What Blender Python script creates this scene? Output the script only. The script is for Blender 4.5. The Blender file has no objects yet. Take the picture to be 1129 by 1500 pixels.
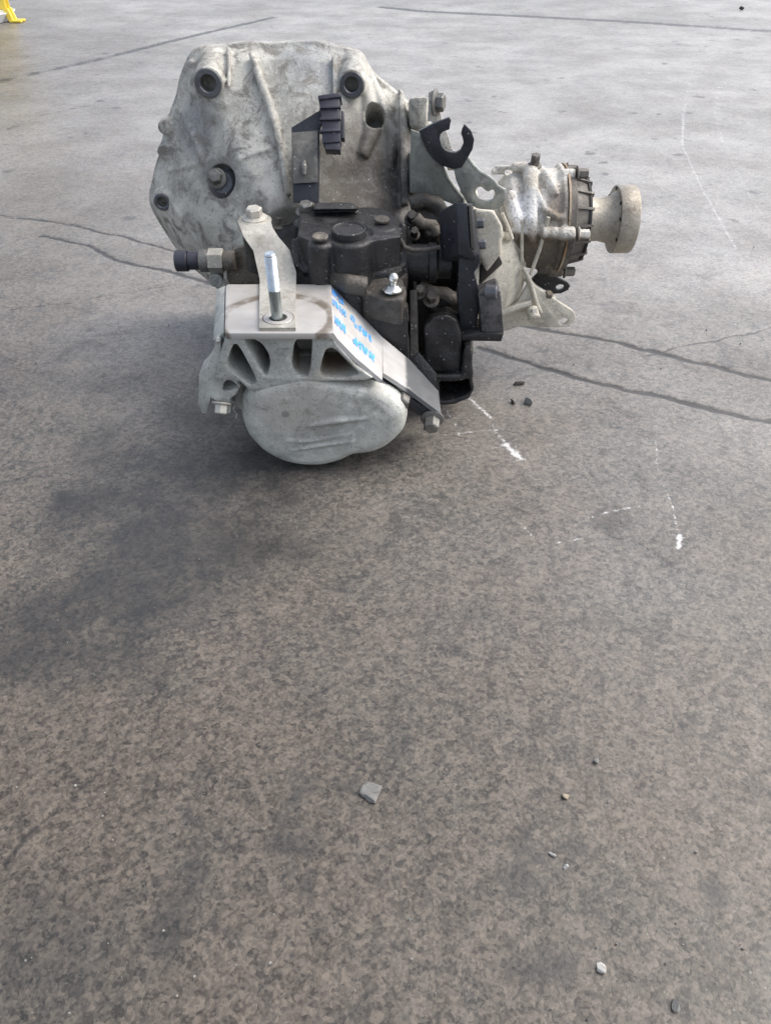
import bpy, bmesh, math, random
import numpy as np
from mathutils import Vector, Matrix
random.seed(7)
rng = np.random.default_rng(11)
S = bpy.context.scene
C = S.collection

# ------------------------------------------------------------------ camera
CAM_Z, PITCH, FPX, W0, H0 = 0.53, math.radians(40.0), 1127.0, 1129.0, 1500.0
cd = bpy.data.cameras.new('camera'); cam = bpy.data.objects.new('camera', cd); C.objects.link(cam)
cam.location = (0, 0, CAM_Z); cam.rotation_euler = (math.pi/2 - PITCH, 0, 0)
cd.sensor_fit = 'VERTICAL'; cd.sensor_height = 24.0; cd.lens = FPX/H0*24.0
cd.clip_start = 0.02; cd.clip_end = 400
S.camera = cam
# ------------------------------------------------------------------ sky, sun, exposure
SUN_EL, SUN_AZ = math.radians(50), math.radians(74)      # azimuth from +Y towards +X
w = bpy.data.worlds.new('World'); S.world = w; w.use_nodes = True
wn = w.node_tree.nodes; wl = w.node_tree.links
bg = wn['Background']; sky = wn.new('ShaderNodeTexSky'); sky.sky_type = 'NISHITA'; sky.sun_disc = False
sky.sun_elevation = SUN_EL; sky.sun_rotation = SUN_AZ; sky.air_density = 1.0; sky.dust_density = 4.0; sky.ozone_density = 1.0
hs = wn.new('ShaderNodeHueSaturation'); hs.inputs['Saturation'].default_value = 0.55      # overcast: a pale sky
wl.new(sky.outputs[0], hs.inputs['Color']); wl.new(hs.outputs[0], bg.inputs[0]); bg.inputs[1].default_value = 0.15
sd = bpy.data.lights.new('sun', 'SUN'); sd.energy = 0.75; sd.angle = math.radians(60); sd.color = (1.0, 0.97, 0.93)
sun = bpy.data.objects.new('sun', sd); C.objects.link(sun); sun.location = (2, 2, 4)
sdir = Vector((math.sin(SUN_AZ)*math.cos(SUN_EL), math.cos(SUN_AZ)*math.cos(SUN_EL), math.sin(SUN_EL)))
sun.rotation_euler = sdir.to_track_quat('Z', 'Y').to_euler()
S.view_settings.view_transform = 'Standard'; S.view_settings.look = 'None'
S.view_settings.exposure = 1.0; S.view_settings.gamma = 1.0; S.view_settings.use_curve_mapping = False
S.cycles.use_denoising = True; S.cycles.denoising_prefilter = 'NONE'; S.cycles.max_bounces = 6

# ------------------------------------------------------------------ survey: where a sight line meets a plane of the place
def _dir(u, v):
    a, b = (u - W0/2)/FPX, (H0/2 - v)/FPX
    c, s = math.cos(PITCH), math.sin(PITCH)
    return Vector((a, c + b*s, -s + b*c))
def oy(u, v, Y):
    d = _dir(u, v); t = Y/d.y
    return Vector((d.x*t, Y, CAM_Z + d.z*t))
def oz(u, v, Z):
    d = _dir(u, v); t = (Z - CAM_Z)/d.z
    return Vector((d.x*t, d.y*t, Z))

# ------------------------------------------------------------------ materials
class N:
    """small node builder"""
    def __init__(s, name):
        s.m = bpy.data.materials.new(name); s.m.use_nodes = True
        s.t = s.m.node_tree; s.b = s.t.nodes['Principled BSDF']
        s.co = s.t.nodes.new('ShaderNodeTexCoord').outputs['Object']
    def new(s, k, **kw):
        n = s.t.nodes.new(k)
        for a, b in kw.items(): setattr(n, a, b)
        return n
    def put(s, sock, v):
        if hasattr(v, 'is_output') or isinstance(v, bpy.types.NodeSocket): s.t.links.new(v, sock)
        elif isinstance(v, (tuple, list)) and len(v) == 3 and sock.type == 'RGBA': sock.default_value = (*v, 1)
        else: sock.default_value = v
    def noise(s, scale, detail=3, rough=.55, dist=0, vec=None):
        n = s.new('ShaderNodeTexNoise'); s.put(n.inputs['Vector'], vec or s.co)
        n.inputs['Scale'].default_value = scale; n.inputs['Detail'].default_value = detail
        n.inputs['Roughness'].default_value = rough; n.inputs['Distortion'].default_value = dist
        return n.outputs['Fac']
    def voro(s, scale, out='Distance', vec=None, feature='F1', rand=1.0):
        n = s.new('ShaderNodeTexVoronoi', feature=feature); s.put(n.inputs['Vector'], vec or s.co)
        n.inputs['Scale'].default_value = scale; n.inputs['Randomness'].default_value = rand
        return n.outputs[out] if out else n
    def ramp(s, f, a, b, lo=0.0, hi=1.0):
        n = s.new('ShaderNodeMapRange', interpolation_type='SMOOTHSTEP'); s.put(n.inputs[0], f)
        n.inputs[1].default_value = a; n.inputs[2].default_value = b; n.inputs[3].default_value = lo; n.inputs[4].default_value = hi
        return n.outputs[0]
    def math(s, op, a, b=0.0):
        n = s.new('ShaderNodeMath', operation=op); s.put(n.inputs[0], a); s.put(n.inputs[1], b); return n.outputs[0]
    def mix(s, f, a, b, mode='MIX'):
        n = s.new('ShaderNodeMix', data_type='RGBA', blend_type=mode); s.put(n.inputs['Factor'], f)
        s.put(n.inputs[6], a); s.put(n.inputs[7], b); return n.outputs[2]
    def sep(s, vec=None):
        n = s.new('ShaderNodeSeparateXYZ'); s.put(n.inputs[0], vec or s.co); return n.outputs
    def stretch(s, sc):
        n = s.new('ShaderNodeMapping'); s.put(n.inputs['Vector'], s.co); n.inputs['Scale'].default_value = sc; return n.outputs[0]
    def blob(s, c, r, edge=.5):
        """1 inside a ball round c (object space), ragged"""
        n = s.new('ShaderNodeVectorMath', operation='DISTANCE'); s.put(n.inputs[0], s.co); n.inputs[1].default_value = c
        d = s.math('ADD', n.outputs['Value'], s.math('MULTIPLY', s.math('SUBTRACT', s.noise(28, 4), .5), r*1.1))
        return s.ramp(d, r*(1-edge), r*(1+edge), 1, 0)
    def attr(s, name):
        return s.new('ShaderNodeAttribute', attribute_name=name).outputs['Fac']
    def bump(s, h, strength=.3, dist=.001, normal=None):
        n = s.new('ShaderNodeBump'); n.inputs['Strength'].default_value = strength; n.inputs['Distance'].default_value = dist
        s.put(n.inputs['Height'], h)
        if normal is not None: s.put(n.inputs['Normal'], normal)
        return n.outputs[0]
    def done(s, col, rough=.6, metal=0.0, normal=None, spec=.5):
        s.put(s.b.inputs['Base Color'], col); s.put(s.b.inputs['Roughness'], rough); s.put(s.b.inputs['Metallic'], metal)
        s.b.inputs['Specular IOR Level'].default_value = spec
        if normal is not None: s.put(s.b.inputs['Normal'], normal)
        return s.m

def cast_material(name, c1, c2, dirt, dirt_amt=.45, speck=(.62, .6, .55), speck_amt=.5, metal=.15, rough=.55, blobs=(), seed=0.0, grain=.35, dust=None, below=None):
    n = N(name)
    mp = n.new('ShaderNodeMapping'); n.put(mp.inputs['Vector'], n.co); mp.inputs['Location'].default_value = (seed, seed*1.7, seed*.6)
    v = mp.outputs[0]
    col = n.mix(n.ramp(n.noise(20, 6, .68, .3, vec=v), .38, .62), tuple(x*.92 for x in c2), tuple(min(1, x*1.08) for x in c1))
    col = n.mix(n.ramp(n.noise(75, 5, .7, .5, vec=v), .52, .66, 0, .5), col, tuple(min(.9, x*1.35) for x in c1))
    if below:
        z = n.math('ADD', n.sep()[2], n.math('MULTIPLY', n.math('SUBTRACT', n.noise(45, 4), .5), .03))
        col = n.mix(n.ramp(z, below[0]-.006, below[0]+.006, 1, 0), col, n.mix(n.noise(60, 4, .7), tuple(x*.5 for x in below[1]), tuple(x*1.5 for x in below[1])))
    for (c, r, dc, a) in blobs:
        col = n.mix(n.math('MULTIPLY', n.blob(c, r), n.math('MULTIPLY', n.ramp(n.noise(70, 5, .7, vec=v), .2, .55, .45, 1.0), a)), col, dc)
    col = n.mix(n.ramp(n.noise(34, 7, .74, .6, vec=v), .60-dirt_amt*.22, .74-dirt_amt*.2, 0, min(1, .3+dirt_amt)), col, dirt)
    if dust:
        g = n.new('ShaderNodeNewGeometry'); up = n.ramp(n.sep(g.outputs['Normal'])[2], .25, .95)
        col = n.mix(n.math('MULTIPLY', up, n.ramp(n.noise(55, 6, .72, .4, vec=v), .38, .66, .08, .85)), col, dust)
    pits = n.ramp(n.noise(380, 3, .65, vec=v), .57, .67)
    col = n.mix(n.math('MULTIPLY', pits, .5), col, tuple(x*.5 for x in dirt))
    scv = n.new('ShaderNodeMapping'); n.put(scv.inputs['Vector'], v); scv.inputs['Scale'].default_value = (900, 60, 160); scv.inputs['Rotation'].default_value = (.3, .8, .5)
    col = n.mix(n.ramp(n.noise(1, 3, .6, vec=scv.outputs[0]), .66, .72, 0, .35), col, tuple(min(.85, x*1.5) for x in c1))
    vd = n.voro(230, None, vec=v)
    sp = n.math('MULTIPLY', n.ramp(vd.outputs['Distance'], .10, .24, 1, 0), n.ramp(n.sep(vd.outputs['Color'])[0], 1-.25*speck_amt, 1-.2*speck_amt))
    col = n.mix(n.math('MULTIPLY', sp, .85), col, speck)
    h = n.math('ADD', n.math('MULTIPLY', n.noise(300, 4, .7, vec=v), 1.3), n.math('MULTIPLY', n.noise(60, 4, .6, vec=v), 2.0))
    h = n.math('SUBTRACT', h, n.math('MULTIPLY', pits, .5))
    rg = n.ramp(n.noise(60, 4, vec=v), .3, .7, rough-.1, rough+.2)
    return n.done(col, rg, metal, n.bump(h, grain, .0014))

GO = Vector((-0.06, 0.9, 0.0))                         # base point of the gearbox; part coordinates are relative to it
def rel(p): return tuple(Vector(p) - GO)
MAT = {}
MAT['bell'] = cast_material('cast_aluminium_bell', (.48, .466, .415), (.36, .35, .312), (.175, .163, .142), .6, metal=.0, rough=.55, grain=.45, seed=1.3, blobs=(
    (rel(oy(560, 285, .97)), .06, (.055, .048, .04), .95), (rel(oy(545, 230, 1.0)), .062, (.105, .085, .066), .95), (rel(oy(500, 275, .975)), .05, (.07, .058, .047), .95), (rel(oy(290, 190, 1.06)), .03, (.22, .23, .24), .7), (rel(oy(310, 350, 1.0)), .05, (.50, .49, .42), .7), (rel(oy(470, 300, .97)), .05, (.14, .125, .10), .8),
    (rel(oy(610, 260, 1.0)), .05, (.045, .042, .04), .9), (rel(oy(330, 250, 1.03)), .03, (.19, .20, .20), .7),
    (rel(oy(460, 120, 1.1)), .05, (.26, .28, .30), .7), (rel(oy(360, 140, 1.1)), .025, (.26, .27, .27), .6), (rel(oy(400, 330, .95)), .03, (.11, .10, .08), .9)))
MAT['cover'] = cast_material('cast_aluminium_cover', (.46, .47, .435), (.39, .40, .37), (.22, .215, .195), .42, speck_amt=.2, seed=4.1, rough=.5, blobs=(
    (rel(oy(480, 622, .70)), .016, (.17, .175, .17), .4), (rel(oy(418, 607, .70)), .0035, (.03, .03, .03), .9), (rel(oy(545, 580, .71)), .012, (.14, .135, .125), .5),
    (rel(oy(430, 575, .71)), .05, (.36, .34, .30), .6)))
MAT['mount'] = cast_material('cast_aluminium_mount', (.43, .44, .41), (.35, .36, .335), (.20, .19, .17), .3, speck_amt=.3, seed=7.7, rough=.5, blobs=(
    (rel(oy(490, 540, .74)), .035, (.30, .23, .15), .85), (rel(oy(445, 520, .74)), .022, (.28, .22, .15), .8), (rel(oy(445, 503, .74)), .012, (.16, .06, .03), .8),
    (rel(oy(492, 518, .74)), .012, (.2, .09, .05), .7)))
xnose = oy(816, 322, 1.0).x
MAT['beige'] = cast_material('dusty_beige_casting', (.56, .525, .44), (.46, .43, .36), (.30, .26, .20), .2, speck_amt=.2, metal=0.0, seed=2.2, rough=.6)
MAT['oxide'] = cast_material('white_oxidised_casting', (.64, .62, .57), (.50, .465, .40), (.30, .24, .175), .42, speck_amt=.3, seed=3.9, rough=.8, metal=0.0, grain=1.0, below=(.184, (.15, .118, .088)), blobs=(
    (rel((xnose-.008, .95, .215)), .022, (.17, .13, .10), .75), (rel((.17, .95, .125)), .055, (.17, .135, .10), .95), (rel((.22, .95, .125)), .045, (.10, .09, .08), .95), (rel(oy(768, 305, .945)), .022, (.86, .86, .86), .9)))
MAT['pinion'] = cast_material('dark_brown_grey_casting', (.16, .145, .125), (.11, .10, .088), (.035, .03, .028), .4, speck_amt=.25, seed=5.5)
MAT['rust'] = cast_material('rusty_joint_face', (.26, .17, .09), (.40, .33, .25), (.12, .07, .04), .4, seed=6.1)
MAT['tan'] = cast_material('tan_steel_flange', (.40, .365, .30), (.33, .295, .24), (.16, .13, .10), .3, speck_amt=.2, seed=8.2, metal=.3, rough=.45)
MAT['grease'] = cast_material('black_greasy_casting', (.018, .0175, .0185), (.010, .010, .0115), (.006, .006, .007), .3, speck=(.38, .37, .35), speck_amt=.7, seed=9.3, metal=0, rough=.33, grain=.5, dust=(.032, .030, .028))
MAT['grease2'] = cast_material('brown_greasy_casting', (.055, .048, .040), (.032, .029, .026), (.012, .011, .011), .4, speck=(.38, .37, .35), speck_amt=.5, seed=10.3, metal=0, rough=.5, grain=.5, dust=(.10, .088, .073))
MAT['black'] = cast_material('black_painted_steel', (.016, .018, .025), (.011, .013, .019), (.03, .029, .028), .25, speck=(.4, .4, .4), speck_amt=.5, seed=12.1, metal=0, rough=.32, grain=.3, dust=(.035, .036, .042))
MAT['green'] = cast_material('grey_green_plated_steel', (.29, .30, .275), (.23, .24, .22), (.13, .13, .115), .3, speck_amt=.2, seed=13.4, metal=.4, rough=.42, grain=.15)
MAT['bolt'] = cast_material('dirty_grey_bolt', (.20, .195, .18), (.14, .137, .128), (.08, .073, .063), .45, speck_amt=.2, seed=14.4, metal=.5, rough=.45, grain=.15)
MAT['dustbolt'] = cast_material('dusty_pale_bolt', (.46, .44, .39), (.38, .36, .31), (.22, .2, .17), .3, speck_amt=.2, seed=15.1, metal=.3, rough=.5, grain=.15)
MAT['bush'] = cast_material('dark_steel_bushing', (.13, .135, .145), (.10, .105, .115), (.06, .06, .06), .2, speck_amt=.1, seed=16.1, metal=.5, rough=.4, grain=.1)
MAT['strap'] = cast_material('dusty_bare_steel', (.46, .44, .39), (.40, .38, .33), (.30, .265, .215), .35, speck_amt=.1, seed=17.1, metal=.35, rough=.42, grain=.08)
MAT['strapdirt'] = cast_material('dusty_black_face', (.20, .19, .165), (.10, .097, .09), (.05, .048, .046), .4, speck_amt=.2, seed=19.1, metal=.1, rough=.55, grain=.2)
MAT['sand'] = cast_material('grainy_black_iron', (.10, .097, .10), (.07, .068, .072), (.03, .03, .03), .5, speck=(.4, .4, .4), speck_amt=.6, seed=20.1, metal=.2, rough=.45, grain=.8)
MAT['shoulder'] = cast_material('grimy_brown_casting', (.20, .175, .14), (.13, .115, .095), (.07, .06, .05), .5, seed=25.1, metal=0, rough=.6, grain=.6)
MAT['plastic'] = cast_material('black_plastic', (.035, .036, .05), (.028, .028, .04), (.09, .085, .085), .3, speck_amt=.2, seed=18.1, metal=0, rough=.4, grain=.1)
def machined():
    n = N('bare_machined_plate')
    p = oz(405, 468, .175) - GO
    dn = n.new('ShaderNodeVectorMath', operation='DISTANCE'); n.put(dn.inputs[0], n.co); dn.inputs[1].default_value = tuple(p)
    d = n.math('ADD', dn.outputs['Value'], n.math('MULTIPLY', n.math('SUBTRACT', n.noise(60, 3), .5), .006))
    ring = n.math('MULTIPLY', n.ramp(d, .050, .054), n.ramp(d, .060, .066, 1, 0))
    col = n.mix(n.ramp(n.noise(30, 4), .35, .65), (.46, .443, .418), (.40, .38, .353))
    col = n.mix(n.math('MULTIPLY', n.ramp(n.noise(50, 4), .3, .6), n.math('MULTIPLY', ring, .95)), col, (.17, .14, .11))
    col = n.mix(n.ramp(n.noise(120, 5, .7), .64, .70, 0, .75), col, (.2, .15, .11))
    rg = n.ramp(n.noise(80, 3), .3, .7, .32, .5)
    return n.done(col, rg, .2, n.bump(n.noise(300, 3), .06, .001))
MAT['machined'] = machined()
def arm_mat():
    n = N('bare_steel_arm')
    x = n.sep()[0]
    worn = n.math('ADD', x, n.math('MULTIPLY', n.math('SUBTRACT', n.noise(40, 3), .5), .006))
    col = n.mix(n.ramp(n.noise(30, 4), .35, .65), (.60, .59, .575), (.50, .485, .465))
    col = n.mix(n.ramp(worn, .081, .086), col, (.13, .135, .14))
    col = n.mix(n.ramp(n.noise(160, 5, .7), .62, .70, 0, .5), col, (.2, .19, .18))
    return n.done(col, n.ramp(n.noise(70, 3), .3, .7, .34, .5), .15, n.bump(n.noise(300, 3), .06, .001))
MAT['arm'] = arm_mat()
def simple(name, c, rough, metal, var=.15, sc=60):
    n = N(name); f = n.noise(sc, 4)
    return n.done(n.mix(n.ramp(f, .3, .7), tuple(x*(1-var) for x in c), tuple(x*(1+var) for x in c)), n.ramp(f, .3, .7, rough-.06, rough+.08), metal, n.bump(n.noise(500, 2), .05, .0005))
MAT['zinc'] = simple('bright_zinc_thread', (.66, .70, .73), .28, .85)
MAT['zincdark'] = simple('oiled_zinc_shank', (.36, .40, .40), .25, .85)
MAT['chrome'] = simple('bright_ball_steel', (.6, .6, .57), .18, .9)
MAT['ink'] = simple('blue_paint_pen', (.10, .38, .92), .45, 0, .3, 300)
MAT['hole'] = simple('dark_bore', (.012, .012, .012), .6, 0)
MAT['yellow'] = simple('yellow_plastic', (.80, .60, .07), .4, 0, .08, 15)
MAT['white'] = simple('white_plastic', (.74, .76, .80), .45, 0, .06, 15)
MAT['stone'] = cast_material('grey_stone', (.23, .225, .205), (.15, .148, .138), (.08, .078, .075), .3, seed=21.0, metal=0, rough=.75, speck_amt=.3)
MAT['palestone'] = cast_material('pale_stone', (.42, .41, .385), (.33, .32, .30), (.2, .19, .18), .2, seed=22.0, metal=0, rough=.75, speck_amt=.1)
MAT['tanstone'] = cast_material('tan_stone', (.30, .25, .18), (.24, .20, .155), (.15, .13, .105), .2, seed=23.0, metal=0, rough=.75, speck_amt=.1)
MAT['crumb'] = cast_material('dark_dirt_crumb', (.05, .045, .04), (.035, .032, .03), (.02, .02, .02), .2, seed=24.0, metal=0, rough=.8, speck_amt=.2)

def floor_material():
    n = N('worn_concrete')
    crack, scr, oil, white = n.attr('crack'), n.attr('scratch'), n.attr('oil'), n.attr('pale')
    col = n.mix(n.ramp(n.noise(4.5, 5, .6), .38, .62), (.112, .084, .060), (.078, .072, .058))
    col = n.mix(n.ramp(n.noise(17, 5, .7, .3), .35, .7), n.mix(.5, col, (.026, .026, .025)), n.mix(.5, col, (.105, .084, .067)))
    # aggregate grains of several sizes
    wv = n.new('ShaderNodeVectorMath', operation='ADD'); n.put(wv.inputs[0], n.co)
    nz = n.new('ShaderNodeTexNoise'); n.put(nz.inputs['Vector'], n.co); nz.inputs['Scale'].default_value = 300
    sc_ = n.new('ShaderNodeVectorMath', operation='SCALE'); n.put(sc_.inputs[0], nz.outputs['Color']); sc_.inputs['Scale'].default_value = .004
    n.put(wv.inputs[1], sc_.outputs[0]); W_ = wv.outputs[0]
    nz2 = n.new('ShaderNodeTexNoise'); n.put(nz2.inputs['Vector'], n.co); nz2.inputs['Scale'].default_value = 40; nz2.inputs['Detail'].default_value = 4
    sc2 = n.new('ShaderNodeVectorMath', operation='SCALE'); n.put(sc2.inputs[0], nz2.outputs['Color']); sc2.inputs['Scale'].default_value = .045
    w2 = n.new('ShaderNodeVectorMath', operation='ADD'); n.put(w2.inputs[0], n.co); n.put(w2.inputs[1], sc2.outputs[0]); W2 = w2.outputs[0]
    g0 = n.voro(540, None); g0v = n.sep(g0.outputs['Color'])
    col = n.mix(.44, col, n.mix(n.ramp(g0v[0], 0, 1), (.008, .008, .008), (.21, .185, .15)))
    g1 = n.voro(230, None); gv = n.sep(g1.outputs['Color'])
    col = n.mix(.34, col, n.mix(n.ramp(gv[0], 0, 1), (.008, .008, .008), (.18, .15, .12)))
    g2 = n.voro(170, None); g2v = n.sep(g2.outputs['Color'])
    inside = n.ramp(g2.outputs['Distance'], .22, .45, 1, 0)
    col = n.mix(n.math('MULTIPLY', n.math('MULTIPLY', inside, n.ramp(g2v[0], .55, .7)), .5), col, n.mix(g2v[1], (.03, .03, .03), (.21, .17, .135)))
    # bright specks
    g3 = n.voro(210, None); g3v = n.sep(g3.outputs['Color'])
    col = n.mix(n.math('MULTIPLY', n.ramp(g3.outputs['Distance'], .10, .26, 1, 0), n.ramp(g3v[2], .90, .97, 0, .45)), col, (.30, .285, .26))
    col = n.mix(n.math('MULTIPLY', white, n.ramp(n.noise(6, 4), .3, .7, .55, 1.0)), col, n.mix(.5, n.mix(1.0, col, (3.3, 3.5, 3.8), 'MULTIPLY'), (.36, .365, .365)))  # grazing sky sheen painted into the concrete colour
    # dark greasy patches, pits
    far = n.attr('far')
    f1 = n.voro(11, None, vec=W2); f1v = n.sep(f1.outputs['Color'])
    fk = n.math('MULTIPLY', n.ramp(f1.outputs['Distance'], .06, .20, .75, 0), n.ramp(f1v[0], .55, .6))
    col = n.mix(n.math('MULTIPLY', fk, far), col, (.06, .06, .06))
    f2 = n.voro(30, None, vec=W2); f2v = n.sep(f2.outputs['Color'])
    fk2 = n.math('MULTIPLY', n.ramp(f2.outputs['Distance'], .08, .28, .5, 0), n.ramp(f2v[0], .45, .55))
    col = n.mix(n.math('MULTIPLY', fk2, far), col, (.085, .085, .085))
    near = n.math('SUBTRACT', 1.0, n.math('MULTIPLY', far, .8))
    dk = n.ramp(n.noise(13, 7, .78, .7), .53, .64, 0, .5)
    col = n.mix(n.math('MULTIPLY', dk, near), col, (.026, .027, .028))
    dk2 = n.ramp(n.noise(40, 5, .72, .5), .56, .68, 0, .5)
    col = n.mix(n.math('MULTIPLY', dk2, near), col, (.02, .02, .02))
    fl = n.stretch((1.0, 1.0, 1)); 
    dk3 = n.ramp(n.noise(140, 4, .72), .60, .72, 0, .5)
    col = n.mix(n.math('MULTIPLY', dk3, near), col, (.016, .016, .016))
    pl = n.ramp(n.noise(26, 5, .7), .62, .75, 0, .35)
    col = n.mix(pl, col, (.15, .135, .12))
    col = n.mix(n.math('MULTIPLY', oil, n.ramp(n.noise(24, 5, .7), .25, .6, .6, 1)), col, n.mix(.78, col, (.022, .023, .024)))
    # cracks and pale scratches follow their own lines
    ck = n.math('MULTIPLY', n.ramp(n.math('ADD', crack, n.math('MULTIPLY', n.math('SUBTRACT', n.noise(75, 5, .75), .5), 1.25)), .28, .66), .78)
    col = n.mix(ck, col, (.016, .015, .015))
    sk = n.ramp(n.math('ADD', scr, n.math('MULTIPLY', n.math('SUBTRACT', n.noise(170, 4, .75), .52), 1.7)), .42, .85, 0, .85)
    col = n.mix(n.math('MULTIPLY', sk, .95), col, (.64, .64, .63))
    h = n.math('ADD', n.math('MULTIPLY', n.noise(330, 3, .7), 1.0), n.math('MULTIPLY', g1.outputs['Distance'], -.4))
    h = n.math('ADD', h, n.math('MULTIPLY', n.noise(60, 4, .65), 1.0))
    h = n.math('SUBTRACT', h, n.math('MULTIPLY', dk3, 1.2))
    bp_ = n.new('ShaderNodeBump'); bp_.inputs['Distance'].default_value = .0014; n.put(bp_.inputs['Height'], h); n.put(bp_.inputs['Strength'], n.ramp(far, 0, 1, .16, .03)); bmp = bp_.outputs[0]
    rg = n.ramp(n.noise(35, 4, .6), .3, .7, .36, .46)
    return n.done(col, rg, 0, bmp, .45)
MAT['floor'] = floor_material()

# ------------------------------------------------------------------ mesh tools
def obj(name, me, mat, parent=None, off=GO, sharp=35):
    o = bpy.data.objects.new(name, me); C.objects.link(o)
    me.materials.clear(); me.materials.append(MAT[mat])
    if parent is not None: o.parent = parent
    me.polygons.foreach_set('use_smooth', [True]*len(me.polygons))
    me.set_sharp_from_angle(angle=math.radians(sharp))
    return o
def part(name, bm, mat, parent, bevel=0, sharp=35):
    """bmesh in world metres -> one part of the gearbox"""
    if bevel:
        es = [e for e in bm.edges if len(e.link_faces) == 2 and e.calc_face_angle(0) > .5]
        bmesh.ops.bevel(bm, geom=es, offset=bevel, segments=2, affect='EDGES', profile=.5, clamp_overlap=True)
    bmesh.ops.translate(bm, verts=bm.verts, vec=-GO)
    bmesh.ops.recalc_face_normals(bm, faces=bm.faces)
    me = bpy.data.meshes.new(name); bm.to_mesh(me); bm.free()
    return obj(name, me, mat, parent, sharp=sharp)
def frame(d, up=(0, 0, 1)):
    d = Vector(d).normalized(); up = Vector(up)
    if abs(d.dot(up)) > .97: up = Vector((0, 1, 0))
    x = up.cross(d).normalized(); return x, d.cross(x), d
def lathe(bm, prof, o, d, seg=40, squash=1.0, phase=0.0):
    """closed or axis-touching profile of (r, h) turned round the axis o + h*d"""
    x, y, z = frame(d); o = Vector(o); rings = []
    for r, h in prof:
        if r < 1e-6: rings.append([bm.verts.new(o + z*h)])
        else: rings.append([bm.verts.new(o + z*h + (x*math.cos(a) + y*math.sin(a)*squash)*r) for a in (2*math.pi*(k/seg) + phase for k in range(seg))])
    for a, b in zip(rings[:-1], rings[1:]):
        for k in range(seg):
            k2 = (k+1) % seg
            if len(a) == 1 and len(b) == 1: continue
            if len(a) == 1: bm.faces.new((a[0], b[k], b[k2]))
            elif len(b) == 1: bm.faces.new((a[k], a[k2], b[0]))
            else: bm.faces.new((a[k], a[k2], b[k2], b[k]))
    return bm
def cyl(bm, o, d, r, h, seg=32, ch=.0008, r2=None):
    r2 = r if r2 is None else r2
    return lathe(bm, [(0, 0), (r-ch, 0), (r, ch), (r2, h-ch), (r2-ch, h), (0, h)], o, d, seg)
def ringsolid(bm, o, d, r0, r1, h, seg=36):
    c = min(.0012, (r1-r0)*.25)
    return lathe(bm, [(r0, 0), (r1, 0), (r1, h-c), (r1-c, h), (r0+c, h), (r0, h-c), (r0, 0)], o, d, seg)
def hexbolt(bm, o, d, r, h, flange=True, phase=.3):
    o = Vector(o); d = Vector(d).normalized(); z0 = 0
    if flange:
        lathe(bm, [(0, 0), (r*1.5, 0), (r*1.5, r*.18), (r*1.15, r*.38), (0, r*.38)], o, d, 28); z0 = r*.3
    lathe(bm, [(0, z0), (r*1.03, z0), (r*1.03, h-r*.16), (r*.86, h), (0, h)], o, d, 6, phase=phase)
    return bm
def tube(bm, pts, rad, seg=14, closed_caps=True):
    pts = [Vector(p) for p in pts]; n = len(pts)
    if not isinstance(rad, (list, tuple)): rad = [rad]*n
    rings = []; px = None
    for i, p in enumerate(pts):
        t = (pts[min(i+1, n-1)] - pts[max(i-1, 0)]).normalized()
        if px is None: px = frame(t)[0]
        px = (px - t*px.dot(t)).normalized(); py = t.cross(px)
        rings.append([bm.verts.new(p + (px*math.cos(a) + py*math.sin(a))*rad[i]) for a in (2*math.pi*k/seg for k in range(seg))])
    for a, b in zip(rings[:-1], rings[1:]):
        for k in range(seg): bm.faces.new((a[k], a[(k+1) % seg], b[(k+1) % seg], b[k]))
    bm.faces.new(rings[0][::-1]); bm.faces.new(rings[-1])
    return bm
def loft(bm, rings):
    vs = [[bm.verts.new(p) for p in r] for r in rings]; n = len(vs[0])
    for a, b in zip(vs[:-1], vs[1:]):
        for k in range(n): bm.faces.new((a[k], a[(k+1) % n], b[(k+1) % n], b[k]))
    bm.faces.new(vs[0][::-1]); bm.faces.new(vs[-1])
    return bm
def hull(bm, pts):
    vs = [bm.verts.new(p) for p in pts]
    r = bmesh.ops.convex_hull(bm, input=vs)
    dead = [v for v in bm.verts if v in set(vs) and not v.link_faces]
    for v in dead: bm.verts.remove(v)
    bmesh.ops.dissolve_limit(bm, angle_limit=math.radians(2), verts=bm.verts, edges=bm.edges)
    return bm
def box(bm, c, s, rot=None):
    m = Matrix.Translation(Vector(c)) @ (rot.to_4x4() if rot else Matrix.Identity(4)) @ Matrix.Diagonal((*s, 1))
    bmesh.ops.create_cube(bm, size=1.0, matrix=m); return bm
def round_poly(p, it=2, keep=.25):
    for _ in range(it):
        q = []
        for a, b in zip(p, p[1:] + p[:1]):
            q += [a.lerp(b, keep), a.lerp(b, 1-keep)]
        p = q
    return p
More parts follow.
